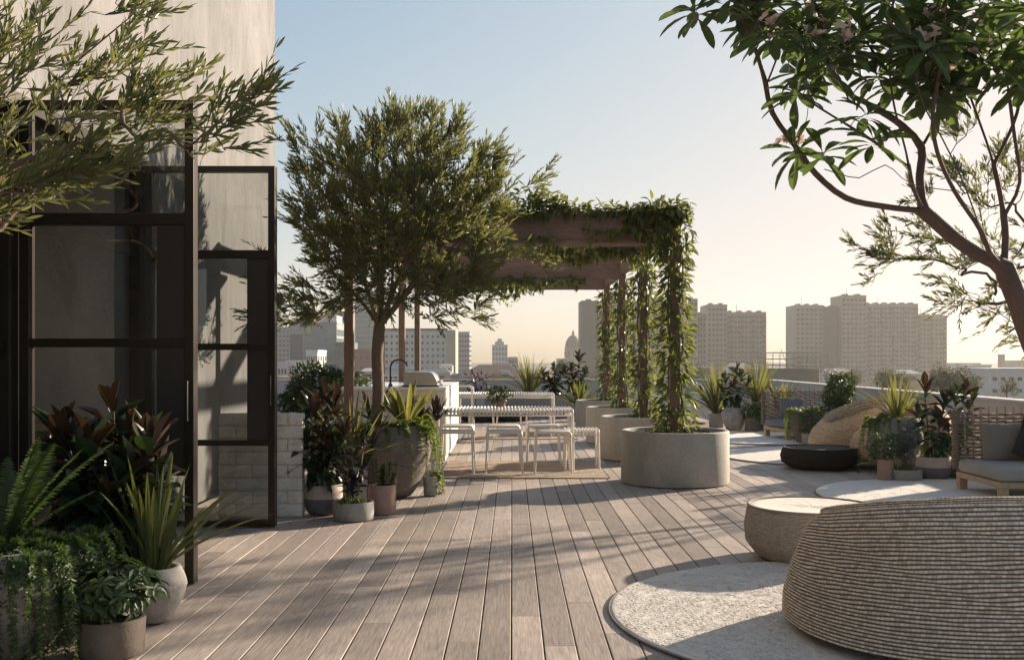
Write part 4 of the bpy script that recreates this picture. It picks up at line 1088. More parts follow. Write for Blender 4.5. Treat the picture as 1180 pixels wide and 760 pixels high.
twig_leaves(c, sk, 1, (.06, .105), .2, 3, .84, .2); c.build('crown', MT['olive'], t)

# --- olive at the left edge, close to the camera
LO = (-2.62, 4.25)
t = thing('olive_tree', 'near olive tree reaching its leafy boughs in from the top left edge', 'tree', (LO[0], LO[1], .40))
def wl(x, y, Z): return at(x, y, Z) - np.array([LO[0], LO[1], .40])
sk = Skel((0, 0, 0)); sk.poly([(0, 0, 0), (.02, .02, .7), wl(-135, 330, 4.3)])
f0 = wl(-135, 330, 4.3)
for a in ([(-70, 250, 4.4), (20, 190, 4.6), (110, 160, 4.7), (180, 118, 4.75), (235, 116, 4.8), (290, 120, 4.8)], [(-90, 230, 4.5), (-30, 130, 4.7), (40, 60, 4.8), (90, 20, 4.9), (130, -30, 5.0)],
          [(-60, 290, 4.3), (0, 262, 4.4), (50, 205, 4.5), (100, 190, 4.5), (150, 190, 4.5)], [(-110, 200, 4.3), (-60, 60, 4.4), (-10, -60, 4.5), (20, -140, 4.6)], [(-40, 200, 4.9), (40, 120, 5.1), (90, 70, 5.2), (150, 20, 5.2)],
          [(-100, 240, 4.0), (-60, 170, 3.9), (10, 100, 4.0)], [(-150, 220, 4.3), (-190, 60, 4.4), (-180, -60, 4.6)]):
    sk.poly([f0] + [wl(*q) for q in a])
T = []
def clump(n, x0, x1, y0, y1, z0, z1):
    for _ in range(n): T.append(wl(rng.uniform(x0, x1), rng.uniform(y0, y1), rng.uniform(z0, z1)))
clump(60, -150, 60, 60, 235, 4.1, 5.2); clump(50, -120, 110, -120, 110, 4.2, 5.3); clump(34, 40, 175, 85, 190, 4.4, 5.0); clump(24, 150, 270, 95, 175, 4.6, 5.0); clump(16, 60, 160, 160, 210, 4.4, 4.7)
clump(14, 40, 120, 195, 212, 4.3, 4.6); clump(16, 110, 172, 0, 70, 4.8, 5.2); clump(6, 240, 300, 105, 138, 4.7, 4.85); clump(26, -60, 30, 200, 262, 4.2, 4.7); clump(24, -250, -60, -200, 100, 4, 5)
clump(6, 215, 270, 150, 180, 4.7, 4.9); clump(5, 0, 80, 225, 240, 4.3, 4.5)
T = np.array(T); T = T[np.argsort(np.linalg.norm(T-f0, axis=1))]
for q in T: sk.grow(q, .07, .007, start=6)
sk.finish(.0018, .05)
m = MB(); c = MB(); shoots(c, m, sk, 440, f0 + [-.4, 0, -.1], (.12, .28), 10, (.058, .105), .20, .12, .95, .22)
sk.tubes(m); m.build('trunk', MT['bark'], t, smooth=True)
twig_leaves(c, sk, 1, (.06, .105), .2, 3, .84, .2); c.build('crown', MT['olive'], t)
p = thing('bowl_planter', 'round stone planter of the near olive, outside the left edge of the frame', 'planter', (LO[0], LO[1], .002)); pot_round(p, .29, .44, MT['pot_stone'], .86, .5)

# --- olive at the right, behind the broad leaved tree
RO = (6.02, 11.75)
t = thing('olive_tree', 'pale leaved olive behind the broad leaved blossom tree at the right edge', 'tree', (RO[0], RO[1], .40))
def wr_(x, y, Z): return at(x, y, Z) - np.array([RO[0], RO[1], .40])
sk = Skel((0, 0, 0)); sk.poly([(0, 0, 0), (.02, 0, .5), (0, 0, 1.0)])
for a in ([(-.3, -.1, 1.3), (-.8, -.2, 1.6), (-1.3, -.2, 1.85)], [(-.3, .1, 1.6), (-.6, .1, 2.4), (-.7, .1, 3.0)], [(.3, -.1, 1.5), (.5, 0, 2.2)], [(0, -.3, 1.5), (.1, -.6, 2.2), (0, -.5, 3)], [(-.4, .3, 1.4), (-.8, .5, 1.9)], [wr_(1190, 345, 11.5), wr_(1150, 350, 11.5), wr_(1110, 345, 11.5)]):
    sk.poly([(0, 0, 1.0)] + a)
T = list(ell_targets(150, (-.1, -.1, 2.72), (.95, .85, 1.0), lump=.3))
for x, y, n in ((1025, 262, 6), (1060, 258, 8), (1050, 290, 10), (1020, 296, 6), (1090, 282, 10), (1012, 315, 3), (1110, 310, 10), (1120, 345, 8), (1150, 365, 7), (1155, 335, 10), (1095, 355, 4), (1060, 225, 6), (1100, 200, 12), (1105, 150, 10)):
    for _ in range(n): T.append(wr_(x+rng.normal(0, 16), y+rng.normal(0, 7), 11.4+rng.normal(0, .25)))
T = np.array(T); T = T[np.argsort(np.linalg.norm(T-np.array([0, 0, 1.0]), axis=1))]
for q in T: sk.grow(q, .085, .010, start=5)
sk.finish(.002, .055)
m = MB(); c = MB(); shoots(c, m, sk, 640, (0, 0, 1.8), (.12, .28), 11, (.06, .11), .2, .2, .7)
sk.tubes(m); m.build('trunk', MT['bark'], t, smooth=True)
twig_leaves(c, sk, 1, (.06, .105), .2, 3, .84, .2); c.build('crown', MT['olive'], t)
p = thing('bowl_planter', 'round stone planter of the far right olive, against the parapet', 'planter', (RO[0], RO[1], .002)); pot_round(p, .33, .44, MT['pot_stone'], .86, .5)

# --- broad leaved blossom tree (right foreground)
PT = (3.92, 7.05)
t = thing('blossom_tree', 'broad leaved tree with pink blossom and bare forked limbs at the top right', 'tree', (PT[0], PT[1], .42))
def wp(x, y, Z=7.05): return at(x, y, Z) - np.array([PT[0], PT[1], .42])
sk = Skel((0, 0, 0)); sk.poly([(0, 0, 0), (.02, 0, .35), wp(1200, 420), wp(1172, 345), wp(1157, 308)], .06)
A = wp(1157, 308)
limbs = [
 (A, [(1110, 282, 7.0), (1064, 243, 6.95)]), (wp(1064, 243, 6.95), [(1020, 238, 6.9), (975, 228, 6.85), (940, 200, 6.8), (918, 170, 6.75), (890, 130, 6.7), (882, 95, 6.7), (868, 50, 6.65), (850, 5, 6.6), (840, -30, 6.6)]),
 (wp(1064, 243, 6.95), [(1060, 205, 7.05), (1062, 170, 7.1), (1040, 145, 7.1), (1010, 125, 7.15), (975, 105, 7.2), (955, 70, 7.25), (945, 20, 7.3)]),
 (wp(1064, 243, 6.95), [(1052, 215, 6.8), (1044, 175, 6.7), (1030, 120, 6.6), (1025, 70, 6.5), (1030, 10, 6.45)]),
 (wp(1062, 170, 7.1), [(1080, 140, 7.1), (1105, 110, 7.15), (1110, 60, 7.2), (1100, 0, 7.2)]),
 (wp(1044, 190, 6.75), [(1010, 165, 6.6), (970, 140, 6.5), (935, 118, 6.45), (905, 92, 6.4)]),
 (wp(918, 170, 6.75), [(930, 135, 6.8), (932, 95, 6.8), (936, 60, 6.8)]), (wp(882, 100, 6.7), [(896, 65, 6.6), (908, 25, 6.5)]),
 (A, [(1158, 260, 7.1), (1145, 190, 7.2), (1125, 130, 7.3), (1105, 75, 7.4), (1090, 20, 7.4)]), (wp(1145, 190, 7.2), [(1172, 130, 7.2), (1180, 60, 7.3), (1185, 0, 7.3)]),
 (A, [(1140, 290, 6.9), (1130, 265, 6.8), (1100, 220, 6.7), (1080, 175, 6.6), (1075, 130, 6.5), (1085, 70, 6.4), (1090, 10, 6.4)]), (wp(1130, 265, 6.8), [(1110, 210, 6.6), (1086, 160, 6.5), (1060, 110, 6.4), (1050, 40, 6.3)]),
 (A, [(1180, 280, 7.3), (1200, 200, 7.4), (1210, 100, 7.5)]), (wp(1100, 220, 6.7), [(1050, 212, 6.6), (1020, 190, 6.5), (990, 205, 6.45), (950, 195, 6.45)]),
 (wp(1158, 250, 7.1), [(1175, 210, 7.0), (1168, 150, 6.9), (1160, 90, 6.8), (1150, 30, 6.8)])]
for a, b in limbs: sk.poly([a] + [wp(*q) for q in b], .07)
tips = []
def tipclump(n, x0, x1, y0, y1, z0=6.2, z1=7.6):
    for _ in range(n): tips.append(wp(rng.uniform(x0, x1), rng.uniform(y0, y1), rng.uniform(z0, z1)))
tipclump(7, 868, 945, -5, 40); tipclump(11, 910, 1020, -20, 65); tipclump(7, 920, 1010, 45, 95); tipclump(29, 1010, 1190, -30, 70); tipclump(8, 1030, 1110, 50, 105); tipclump(16, 1000, 1280, -130, 0, 6, 8)
tipclump(6, 1150, 1200, 60, 110); tipclump(14, 860, 1010, -120, -10); tipclump(3, 830, 860, -25, 0, 6.4, 6.8); tipclump(10, 1200, 1300, 0, 120)
tips += [wp(*q) for q in ((948, 176, 6.6), (916, 172, 6.75), (1006, 160, 6.5), (1000, 130, 6.4), (918, 104, 6.5), (800, 12, 6.5), (1085, 112, 6.6), (1180, 90, 6.8))]
T = np.array(tips); T = T[np.argsort(np.linalg.norm(T-A, axis=1))]
n0 = len(sk.p); ends = [sk.grow(q, .08, .006, start=14, bow=.15) for q in T]
sk.finish(.0032, .070)
m = MB(); sk.tubes(m, 12); m.build('trunk', MT['bark_dark'], t, smooth=True)
m = MB(); fl = MB()
for c, i in enumerate(ends):
    P0 = sk.P[i]; ax = nrm(sk.D[i]*.35 + UP*.75 + rng.normal(0, .15, 3)); k = rng.integers(11, 17)
    u = nrm(np.cross(ax, [.31, .72, .2])); v = np.cross(ax, u); an = np.arange(k)*2.4 + rng.uniform(0, 6)
    el = np.linspace(-.2, .7, k) + rng.normal(0, .12, k)
    D = nrm(np.outer(np.cos(an)*np.cos(el), u) + np.outer(np.sin(an)*np.cos(el), v) + np.outer(np.sin(el), ax))
    L = rng.uniform(.175, .275, k); N = nrm(ax + rng.normal(0, .15, (k, 3)))
    m.leaves(P0 - np.outer(np.linspace(.05, 0, k), ax), D, N, L, L*rng.uniform(.27, .33, k), [(0, .05), (.12, .12), (.3, .5), (.55, .9), (.75, 1), (.9, .72), (.97, .35), (1, .05)], rng.uniform(.25, .5, k), .18)
    if rng.random() < .42:
        for b in range(rng.integers(4, 8)):
            c0 = P0 + ax*.05 + rng.normal(0, .035, 3); a5 = np.arange(5)*2*math.pi/5
            a2 = nrm(ax + rng.normal(0, .6, 3)); u2 = nrm(np.cross(a2, [.2, .5, .9])); v2 = np.cross(a2, u2)
            Df = nrm(np.outer(np.cos(a5), u2) + np.outer(np.sin(a5), v2) + a2*.5); fl.leaves(np.tile(c0, (5, 1)), Df, np.tile(a2, (5, 1)), .048, .032, [(0, .2), (.4, .9), (.75, 1), (1, .3)], .2, .1)
m.build('crown', MT['plum'], t)
fl.build('blossoms', MT['petal'], t)
p = thing('bowl_planter', 'wide round planter of the blossom tree, beyond the right edge', 'planter', (PT[0], PT[1], .002)); pot_round(p, .40, .46, MT['pot_grey'], .86, .5)

# ------------------------------------------------------------------ climbers on the pergola
def vine_column(y, label, n, rad):
    t = thing('climbing_vine', label, 'climbing vine', (PXX, 11.26+y, .54), 0, 'vines climbing the pergola posts')
    H = 2.08; m, s = MB(), MB()
    for k in range(4):
        z = np.linspace(0, H, 60); a = z*(2.2+.5*k)*(1 if k % 2 else -1) + k*1.6
        r = .082 + .012*np.sin(z*7+k); s.tube(np.stack([r*np.cos(a), r*np.sin(a), z], 1), .009, 6)
    z = rng.uniform(-.0, H, n)
    bulge = .72 + .28*np.sin(z*5.1+y)*np.sin(z*2.3+1) + .22*np.exp(-((z)/.25)**2)
    a = rng.uniform(0, 2*math.pi, n); q = .07 + rad*bulge*rng.uniform(.1, 1, n)**.8
    P = np.stack([q*np.cos(a), q*np.sin(a), z], 1)
    D = nrm(np.stack([np.cos(a), np.sin(a), rng.uniform(-1.2, .5, n)], 1) + rng.normal(0, .35, (n, 3)))
    L = rng.uniform(.07, .135, n); m.leaves(P, D, perp_up(D)+rng.normal(0, .35, (n, 3)), L, L*rng.uniform(.36, .5, n), LP_SMALL, .3, .22)
    m.build('foliage', MT['vine'], t); s.build('stems', MT['bark'], t, smooth=True)
for i, y in enumerate(ROW):
    vine_column(y, ['leafy vine wrapped round the nearest pergola post', 'leafy vine on the second pergola post from the camera', 'leafy vine on the third pergola post from the camera', 'leafy vine on the farthest pergola post'][i], [900, 720, 640, 560][i], [.125, .11, .10, .10][i])
def beam_vine(y, label, top, spots):
    t = thing('trailing_vine', label, 'trailing vine', (0, 11.26+y, 2.64), 0, 'vines trailing over the pergola beams')
    m, s = MB(), MB()
    for x0, x1, z0, z1, n, dy in spots:
        k = n; x = rng.uniform(x0, x1, k)
        lump = .5+.5*np.sin(x*6.3+y)*np.sin(x*2.9+1.1)
        z = z0 + (z1-z0)*rng.random(k)**1.2*(.45+.75*lump)
        P = np.stack([x, dy + rng.normal(0, .06, k), z], 1)
        D = nrm(np.stack([rng.normal(0, .6, k), -np.abs(rng.normal(.35, .4, k))*np.sign(.01-dy), rng.normal(-.35 if z1 < z0 or dy < 0 else .15, .5, k)], 1))
        L = rng.uniform(.07, .125, k); m.leaves(P, D, perp_up(D)+rng.normal(0, .35, (k, 3)), L, L*rng.uniform(.34, .46, k), LP_SMALL, .35, .22)
        xs = np.linspace(x0, x1, 24); s.tube(np.stack([xs, np.full(24, dy), z0 + .35*(z1-z0)*(.5+.5*np.sin(xs*7+y))], 1), .006, 5)
    m.build('foliage', MT['vine'], t); s.build('stems', MT['twig'], t)
TOP = .31
beam_vine(0, 'thick leafy vine along the top of the front pergola beam', 0,
   [(-.45, 1.9, TOP-.01, TOP+.12, 380, .0), (-.1, 1.7, TOP+.02, TOP-.07, 240, -.075), (.2, .6, TOP, TOP+.20, 150, 0), (1.2, 1.9, TOP-.1, TOP+.18, 260, -.08), (1.35, 1.95, TOP, -.25, 300, -.09), (.75, 1.6, .12, -.02, 90, -.08), (-.05, .35, TOP, TOP+.26, 40, 0), (.1, .5, .05, -.1, 46, -.08)])
beam_vine(.62, 'dark vine hanging behind the front pergola beam', 0, [(.35, 1.7, .03, -.22, 620, 0), (-.3, .4, .05, -.1, 130, 0)])
beam_vine(5.4, 'dark vine hanging under the third pergola beam', 0, [(-1.2, 1.2, .02, -.12, 560, -.07), (-.6, .4, .0, -.2, 160, -.09)])
beam_vine(8.1, 'sparse vine hanging under the last pergola beam', 0, [(-1.5, .6, .1, -.1, 420, -.08), (-.5, .2, 0, -.25, 40, -.08)])
# ------------------------------------------------------------------ the city beyond
GZ = -24.0
t = NT('city_ground'); v = t.coord((1, 1, 1))
c = t.ramp(t.noise(v, .02, 6, .7), [(.3, (.06, .06, .045)), (.5, (.11, .10, .085)), (.7, (.17, .155, .13))])
t.set(c, .95)
m = MB(); a = np.linspace(-1, 1, 41); g = np.stack(np.meshgrid(np.sign(a)*np.abs(a)**2*6000, np.sign(a)*np.abs(a)**2*6000), -1)
m.grid(np.concatenate([g, np.full(g.shape[:2]+(1,), GZ)], -1)); tag(m.build('ground', t.m), kind='structure')
m = MB().box(-9.2, PX+.24, -2, PY+.24, GZ, -.11); tag(m.build('terrace_podium', MT['parapet']), 'plain rendered building block carrying the roof deck', 'building')

def wallmat(n, c, k=.12): return surf(n, c, .85, k, .12, (1, 1, .35), .1, 3, fine=.15)
def glassy(n, c, r=.12): 
    t = NT(n); v = t.coord((1, 1, 1)); t.set(t.mix(t.noise(v, .35, 3), mul(c, .7), mul(c, 1.3)), r, .0, .6); return t.m
W_ = {'win': glassy('dark_window_glass', (.030, .030, .030), .35), 'winb': glassy('blue_grey_glass', (.10, .13, .145), .1), 'wing': glassy('green_glass', (.14, .19, .175), .1),
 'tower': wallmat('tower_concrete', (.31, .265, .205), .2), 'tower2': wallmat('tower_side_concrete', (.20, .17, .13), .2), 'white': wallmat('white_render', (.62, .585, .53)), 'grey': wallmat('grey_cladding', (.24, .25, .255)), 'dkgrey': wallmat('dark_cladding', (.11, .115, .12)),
 'grid': wallmat('pale_grid_concrete', (.42, .415, .39)), 'brown': wallmat('tan_wall', (.36, .29, .225)), 'brick': wallmat('red_brown_brick', (.27, .165, .12)), 'roof': wallmat('brown_roof', (.12, .088, .07)), 'rust': wallmat('red_roof', (.30, .17, .12)), 'pale': wallmat('pale_cladding', (.5, .48, .45)), 'slate': wallmat('slate_roof', (.16, .175, .19))}
def box_at(x0, x1, ytop, D, z0=None):
    a = at(x0, ytop, D); b = at(x1, ytop, D); return a[0], b[0], a[2]
def windows(root, x0, x1, z0, z1, cols, rows, y, mat, fw=.55, fh=.5, nmax=100, name='window', proud=.12):
    """one window per opening, each its own part; what passes a hundred goes into one more part"""
    cw, rh = (x1-x0)/cols, (z1-z0)/rows
    pts = [(x0+(i+.5)*cw, z1-(j+.5)*rh) for j in range(rows) for i in range(cols)]
    src = None
    for k, (x, z) in enumerate(pts[:nmax]):
        if src is None:
            src = MB().box(-cw*fw/2, cw*fw/2, -proud, .3, -rh*fh/2, rh*fh/2).build(name, mat, root); o = src
        else: o = src.copy(); COL.objects.link(o); o.parent = root
        o.location = (x, y, z)
    if len(pts) > nmax:
        m = MB()
        for x, z in pts[nmax:]: m.box(x-cw*fw/2, x+cw*fw/2, y-proud, y+.3, z-rh*fh/2, z+rh*fh/2)
        tag(m.build('windows', mat, root), kind='stuff')
def building(label, x0, x1, ytop, D, depth, wall, cols=0, rows=0, win='win', floor=3.2, fw=.55, fh=.5, roof=None, zb=None, side=None, name='building', cat='building', nwin=100, top=None, group=None, parap=True):
    a, b, zt = box_at(x0, x1, ytop, D); r = thing(name, label, cat, ((a+b)/2, D, GZ), 0, group)
    w = (b-a)/2; h = zt-GZ
    MB().box(-w, w, 0, depth, 0, h-.6 if parap else h).build('wall', W_[wall], r)
    if parap: MB().box(-w-.15, w+.15, -.15, depth+.15, h-.597, h).build('roof', W_[roof or wall], r)
    if cols:
        zb = zb if zb is not None else max(0, h-rows*floor-1.2)
        windows(r, -w+.04*w, w-.04*w, zb, h-1.2, cols, rows, 0, W_[win], fw, fh, nwin)
        if side:                                        # lit side that faces the terrace axis
            sx = w if (a+b)/2 < 0 else -w
            n = side; dl = depth/n; rh = (h-1.2-zb)/rows; src = None; k = 0
            for j in range(rows):
                for i in range(n):
                    if k >= 40: break
                    if src is None: src = MB().box(-.12, .12, -dl*fw/2, dl*fw/2, -rh*fh/2, rh*fh/2).build('side_window', W_[win], r); o = src
                    else: o = src.copy(); COL.objects.link(o); o.parent = r
                    o.location = (sx, (i+.5)*dl, h-1.2-(j+.5)*rh); k += 1
    return r, w, h
def extra(root, part, mat, x0, x1, y0, y1, z0, z1): return MB().box(x0, x1, y0, y1, z0, z1).build(part, W_[mat], root)

# left skyline
building('pale distant office with a light column, beside the open door edge', 316, 334, 377, 700, 30, 'grey', 4, 8, 'win')
building('mid grey plain tower behind the white ornate building', 333, 352, 369, 640, 34, 'grey', 5, 12, 'winb', fw=.3)
building('dark cladded block with a low roof, left of the green glass tower', 334, 349, 385, 520, 24, 'dkgrey', 3, 6, 'win', fw=.25)
r, w, h = building('modern grey office tower with green glass faces', 349, 388, 371, 430, 34, 'grey', 0)
for k in range(9):
    z = h-3-k*3.6; MB().box(-w+.6, -w+4.6, -.14, .3, z-2.6, z).build('glass_band', W_['wing'], r); MB().box(w-5.2, w-.3, -.14, .3, z-2.8, z).build('glass_band', W_['wing'], r)
    MB().box(w-.2, w+.15, 1, 30, z-2.6, z).build('side_glass_band', W_['wing'], r)
extra(r, 'plant_room', 'pale', -w+4, w-1, 6, 20, h+.003, h+3)
building('grey blue tower rising behind the olive tree trunk', 374, 399, 357, 650, 34, 'grey', 6, 16, 'winb', fw=.7)
building('tall pale glass tower seen through the olive branches', 409, 433, 338, 620, 34, 'winb', 6, 20, 'wing', fw=.8, fh=.6)
r, w, h = building('white ornate corner building with rows of arched windows', 330, 353, 415, 300, 18, 'white', 8, 5, 'win', 2.6, fw=.45, fh=.55)
r, w, h = building('white rounded tower end of the ornate building', 352.5, 366, 403, 299, 14, 'white', 5, 7, 'win', 2.6, fw=.45, fh=.55, side=4)
building('low grey lilac building with paired windows, next to the door frame', 316, 331, 417, 298, 18, 'pale', 4, 3, 'win', 3, fw=.5)
building('dark glass block right of the green tower', 386, 402, 394, 420, 24, 'dkgrey', 3, 7, 'winb', fw=.8, fh=.55)
building('red brown brick block behind the olive trunk', 406, 433, 402, 350, 22, 'brick', 4, 3, 'win', 3.4, fw=.25, fh=.3, side=3)
building('long red roofed low house below the white ornate building', 316, 346, 434, 260, 14, 'rust')
building('pale flat roofed shed in front of the white ornate building', 312, 348, 441.5, 110, 10, 'white', zb=18)
r, w, h = building('wide hotel with a grid of small square windows, behind the barbecue', 441, 515, 381, 500, 26, 'grid', 12, 9, 'win', 3.1, fw=.42, fh=.42)
extra(r, 'roof_edge', 'dkgrey', -w-.3, w+.3, -.4, 26, h+.003, h+1.2); extra(r, 'stair_tower', 'brown', w+.003, w+4.2, -.6, 24, 0, h+.4)
building('grey apartment tower right of the hotel', 525.5, 541, 382, 600, 28, 'grey', 5, 14, 'win', 3, fw=.6, side=4)
r, w, h = building('stepped pale tower alone on the skyline above the front table', 567, 585, 397, 700, 26, 'grid', 5, 5, 'winb', 3.4, fw=.5)
extra(r, 'crown', 'grid', -w*.62, w*.55, 4, 20, h+.003, h+2.2); extra(r, 'crown', 'grid', -w*.32, w*.3, 6, 18, h+2.206, h+4.2); extra(r, 'side_wing', 'grey', w+.003, w+7, 2, 20, 0, h-9)
building('small low block beside the stepped tower', 586, 596, 411, 640, 20, 'grey', 3, 3, 'win', fw=.5)
# brown hipped hall
a, b, zt = box_at(529, 606, 434, 250)
r = thing('hall', 'long hall with a brown hipped roof behind the rear table', 'hall', ((a+b)/2, 250, GZ)); w = (b-a)/2; h = zt-GZ
MB().box(-w, w, 0, 20, 0, h).build('wall', W_['brown'], r)
m = MB().add([(-w-.6, -.6, h), (w+.6, -.6, h), (w+.6, 20.6, h), (-w-.6, 20.6, h), (-w+4.5, 9, h+2.9), (w-4.0, 9, h+2.9), (w-4, 11, h+2.9), (-w+4.5, 11, h+2.9)], [[0, 1, 5, 4], [1, 2, 6, 5], [2, 3, 7, 6], [3, 0, 4, 7], [4, 5, 6, 7], [3, 2, 1, 0]])
rf = m.build('roof', W_['roof'], r); MB().box(2.0, 4.2, -.7, 3, h+.5, h+1.5).build('dormer', W_['grid'], rf)
# domed building
a, b, zt = box_at(650, 671, 401, 800)
r = thing('domed_building', 'grand building with a ribbed dome and lantern beside the slab tower', 'domed building', ((a+b)/2, 800, GZ)); w = (b-a)/2; h = zt-GZ
MB().box(-w*1.8, w*1.8, -w, w, 0, h-8).build('wall', W_['tower'], r)
MB().lathe([(w*.92, h-8), (w*.92, h-1.2), (w*1.0, h-1), (w*1.0, h-.2), (w*.9, h)], 32).build('drum', W_['tower'], r, smooth=True, sharp=30)
s = np.linspace(0, math.pi/2*.93, 12); MB().lathe([(w*.9*math.cos(q), h + w*1.45*math.sin(q)) for q in s], 32); dm = MB().lathe([(w*.9*math.cos(q), h + w*1.45*math.sin(q)) for q in s], 32).build('dome', W_['tower2'], r, smooth=True)
MB().lathe([(w*.15, h+w*1.42), (w*.15, h+w*1.65), (w*.2, h+w*1.66), (w*.08, h+w*1.85), (.05, h+w*2.1)], 12).build('lantern', W_['tower'], dm, smooth=True, sharp=30)
for k in range(12):
    q = k*2*math.pi/12; MB().box(-.3, .3, -.2, .2, h-6.5, h-2.5, 0, (w*.93*math.cos(q), w*.93*math.sin(q), 0)).build('window', W_['win'], r)

# slab towers
def slab(label, segs, D, floor=2.75):
    x0, x1 = segs[0][0], segs[-1][1]; cx = (at(x0, 0, D)[0]+at(x1, 0, D)[0])/2
    r = thing('apartment_tower', label, 'apartment tower', (cx, D, GZ), 0, 'grey apartment towers on the skyline')
    budget = 100; rest = MB(); src = {}
    for i, (a, b, yt, dy, cols, mat, balc) in enumerate(segs):
        A, B, zt = box_at(a, b, yt, D); A -= cx; B -= cx; h = zt-GZ
        MB().box(A+.01, B-.01, dy, 22+dy, 0, h).build('wall', W_[mat], r)
        rf = MB().box(A, B, dy-.25, 22+dy, h+.003, h+.9)
        n = max(1, int((B-A)/5))
        for k in range(n): rf.box(A+(k+.3)*(B-A)/n, A+(k+.6)*(B-A)/n, dy+2, dy+8, h+.9, h+1.8)
        rf.build('roof', W_[mat], r)
        if b-a > 25: MB().tube([((A*.7+B*.3), dy+5, h+.9), ((A*.7+B*.3), dy+5, h+5.5)], .12, 5).build('antenna', W_['dkgrey'], r)
        if not cols: continue
        rows = int((h-10)/floor); cw = (B-A)/cols
        for j in range(rows):
            z = h-1.9-j*floor
            for c in range(cols):
                bal = balc and c % 3 == 1
                x = A+(c+.5)*cw; ww, hh = (cw*.78, floor*.50) if bal else (cw*.56, floor*.5)
                if budget > 0 and (j*cols+c) % max(1, (rows*cols)//34) == 0:
                    key = (i, bal)
                    if key not in src: o = src[key] = MB().box(-ww/2, ww/2, -.14, .3, -hh/2, hh/2).build('window', W_['win'], r)
                    else: o = src[key].copy(); COL.objects.link(o); o.parent = r
                    o.location = (x, dy, z); budget -= 1
                else: rest.box(x-ww/2, x+ww/2, dy-.14, dy+.3, z-hh/2, z+hh/2)
                if bal: pass
        if balc:
            for c in range(cols):
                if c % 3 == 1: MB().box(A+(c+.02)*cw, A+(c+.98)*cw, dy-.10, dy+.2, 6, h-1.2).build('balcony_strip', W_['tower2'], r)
            bm = MB()
            for c in range(cols):
                if c % 3 == 1:
                    for j in range(rows): bm.box(A+(c+.08)*cw, A+(c+.92)*cw, dy-1.1, dy-.16, h-1.9-j*floor-floor*.5, h-1.9-j*floor-floor*.12)
            if bm.n: tag(bm.build('balconies', W_['tower'], r), kind='stuff')
    if rest.n: tag(rest.build('windows', W_['win'], r), kind='stuff')
    return r
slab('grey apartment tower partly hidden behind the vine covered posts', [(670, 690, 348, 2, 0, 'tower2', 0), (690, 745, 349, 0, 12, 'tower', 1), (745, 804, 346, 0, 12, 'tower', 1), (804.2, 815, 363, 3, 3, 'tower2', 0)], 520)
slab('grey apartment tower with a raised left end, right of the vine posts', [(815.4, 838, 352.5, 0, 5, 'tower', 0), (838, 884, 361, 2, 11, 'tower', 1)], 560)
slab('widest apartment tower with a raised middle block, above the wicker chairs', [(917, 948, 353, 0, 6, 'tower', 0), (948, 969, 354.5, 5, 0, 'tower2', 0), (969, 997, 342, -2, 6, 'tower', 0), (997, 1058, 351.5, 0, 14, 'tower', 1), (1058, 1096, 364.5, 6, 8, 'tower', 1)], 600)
# scaffolded building site
a, b, zt = box_at(862, 948, 413, 260); r = thing('scaffolded_building', 'low half built block wrapped in scaffolding below the wide tower', 'building site', ((a+b)/2, 260, GZ)); w = (b-a)/2; h = zt-GZ
MB().box(-w, w*.9, 0, 14, 0, h-2.5).build('wall', W_['tower2'], r)
for k in range(3): MB().box(-w*.2, w*.98, -.5, 13, h-1.8+k*1.6, h-1.55+k*1.6).build('floor_slab', W_['tower'], r)
m = MB()
for x in np.linspace(-w-1, w+1, 13): m.tube([(x, -1.6, 4), (x, -1.6, h+1.6)], .05, 4, cap=False); m.tube([(x, -.7, 4), (x, -.7, h+1.2)], .045, 4, cap=False)
for z in np.arange(h-12, h+1.5, 2.0): m.tube([(-w-1, -1.6, z), (w+1, -1.6, z)], .045, 4, cap=False); m.tube([(-w-1, -.7, z+.8), (w+1, -.7, z+.8)], .04, 4, cap=False)
for x in (-w*.5, w*.1, -w*.8): m.tube([(x, -1.7, h-4), (x-2.5, -1.7, h+2.4)], .07, 4, cap=False)
m.build('scaffolding', W_['tower2'], r)
building('low hazy white shed at the right edge below the broad leaved tree', 1140, 1210, 424, 260, 16, 'pale', 7, 2, 'grey_' if 0 else 'win', 3, fw=.5, fh=.3)
building('low pale flat building right of the round park tree', 1118, 1142, 420, 330, 16, 'white', 5, 2, 'win', 3, fw=.4, fh=.3)
building('far slim chimney like block on the right horizon', 1153, 1158, 408, 700, 4, 'tower2')
building('far low block at the right edge of the horizon', 1168, 1200, 415, 720, 14, 'tower')
building('far long low roofs left of the round park tree', 1098, 1130, 418, 620, 14, 'grey')
# low roofs between
rows_ = [(352, 376, 430, 230, 'slate', 'slate blue roofed low building behind the flax'), (376, 402, 433, 220, 'pale', 'pale low building beside the front pergola post'), (402, 430, 436, 210, 'slate', 'slate roofed house between pergola post and trunk'),
 (415, 440, 424, 300, 'white', 'white gabled house just left of the olive trunk'), (440, 462, 427, 280, 'slate', 'grey low roof behind the tap'), (446, 480, 421, 340, 'winb', 'blue grey long roof behind the barbecue hood'), (480, 520, 424, 330, 'slate', 'slate roof right of the barbecue hood'),
 (506, 522, 419, 360, 'grid', 'small pale block under the hotel'), (518, 534, 430, 260, 'slate', 'dark slate roof left of the brown hall'), (596, 612, 424, 420, 'grey', 'grey low block right of the brown hall'), (612, 628, 429, 300, 'rust', 'reddish roof house beside the round tree'), (345, 358, 425, 290, 'brown', 'tan low house by the white ornate building'),
 (800, 822, 421, 420, 'tower2', 'low hazy block under the raised tower end'), (838, 866, 418, 430, 'tower', 'low hazy block left of the scaffolding'), (948, 985, 424, 330, 'tower', 'low hazy roof right of the scaffolding'), (1030, 1062, 426, 300, 'pale', 'pale low house left of the round park tree')]
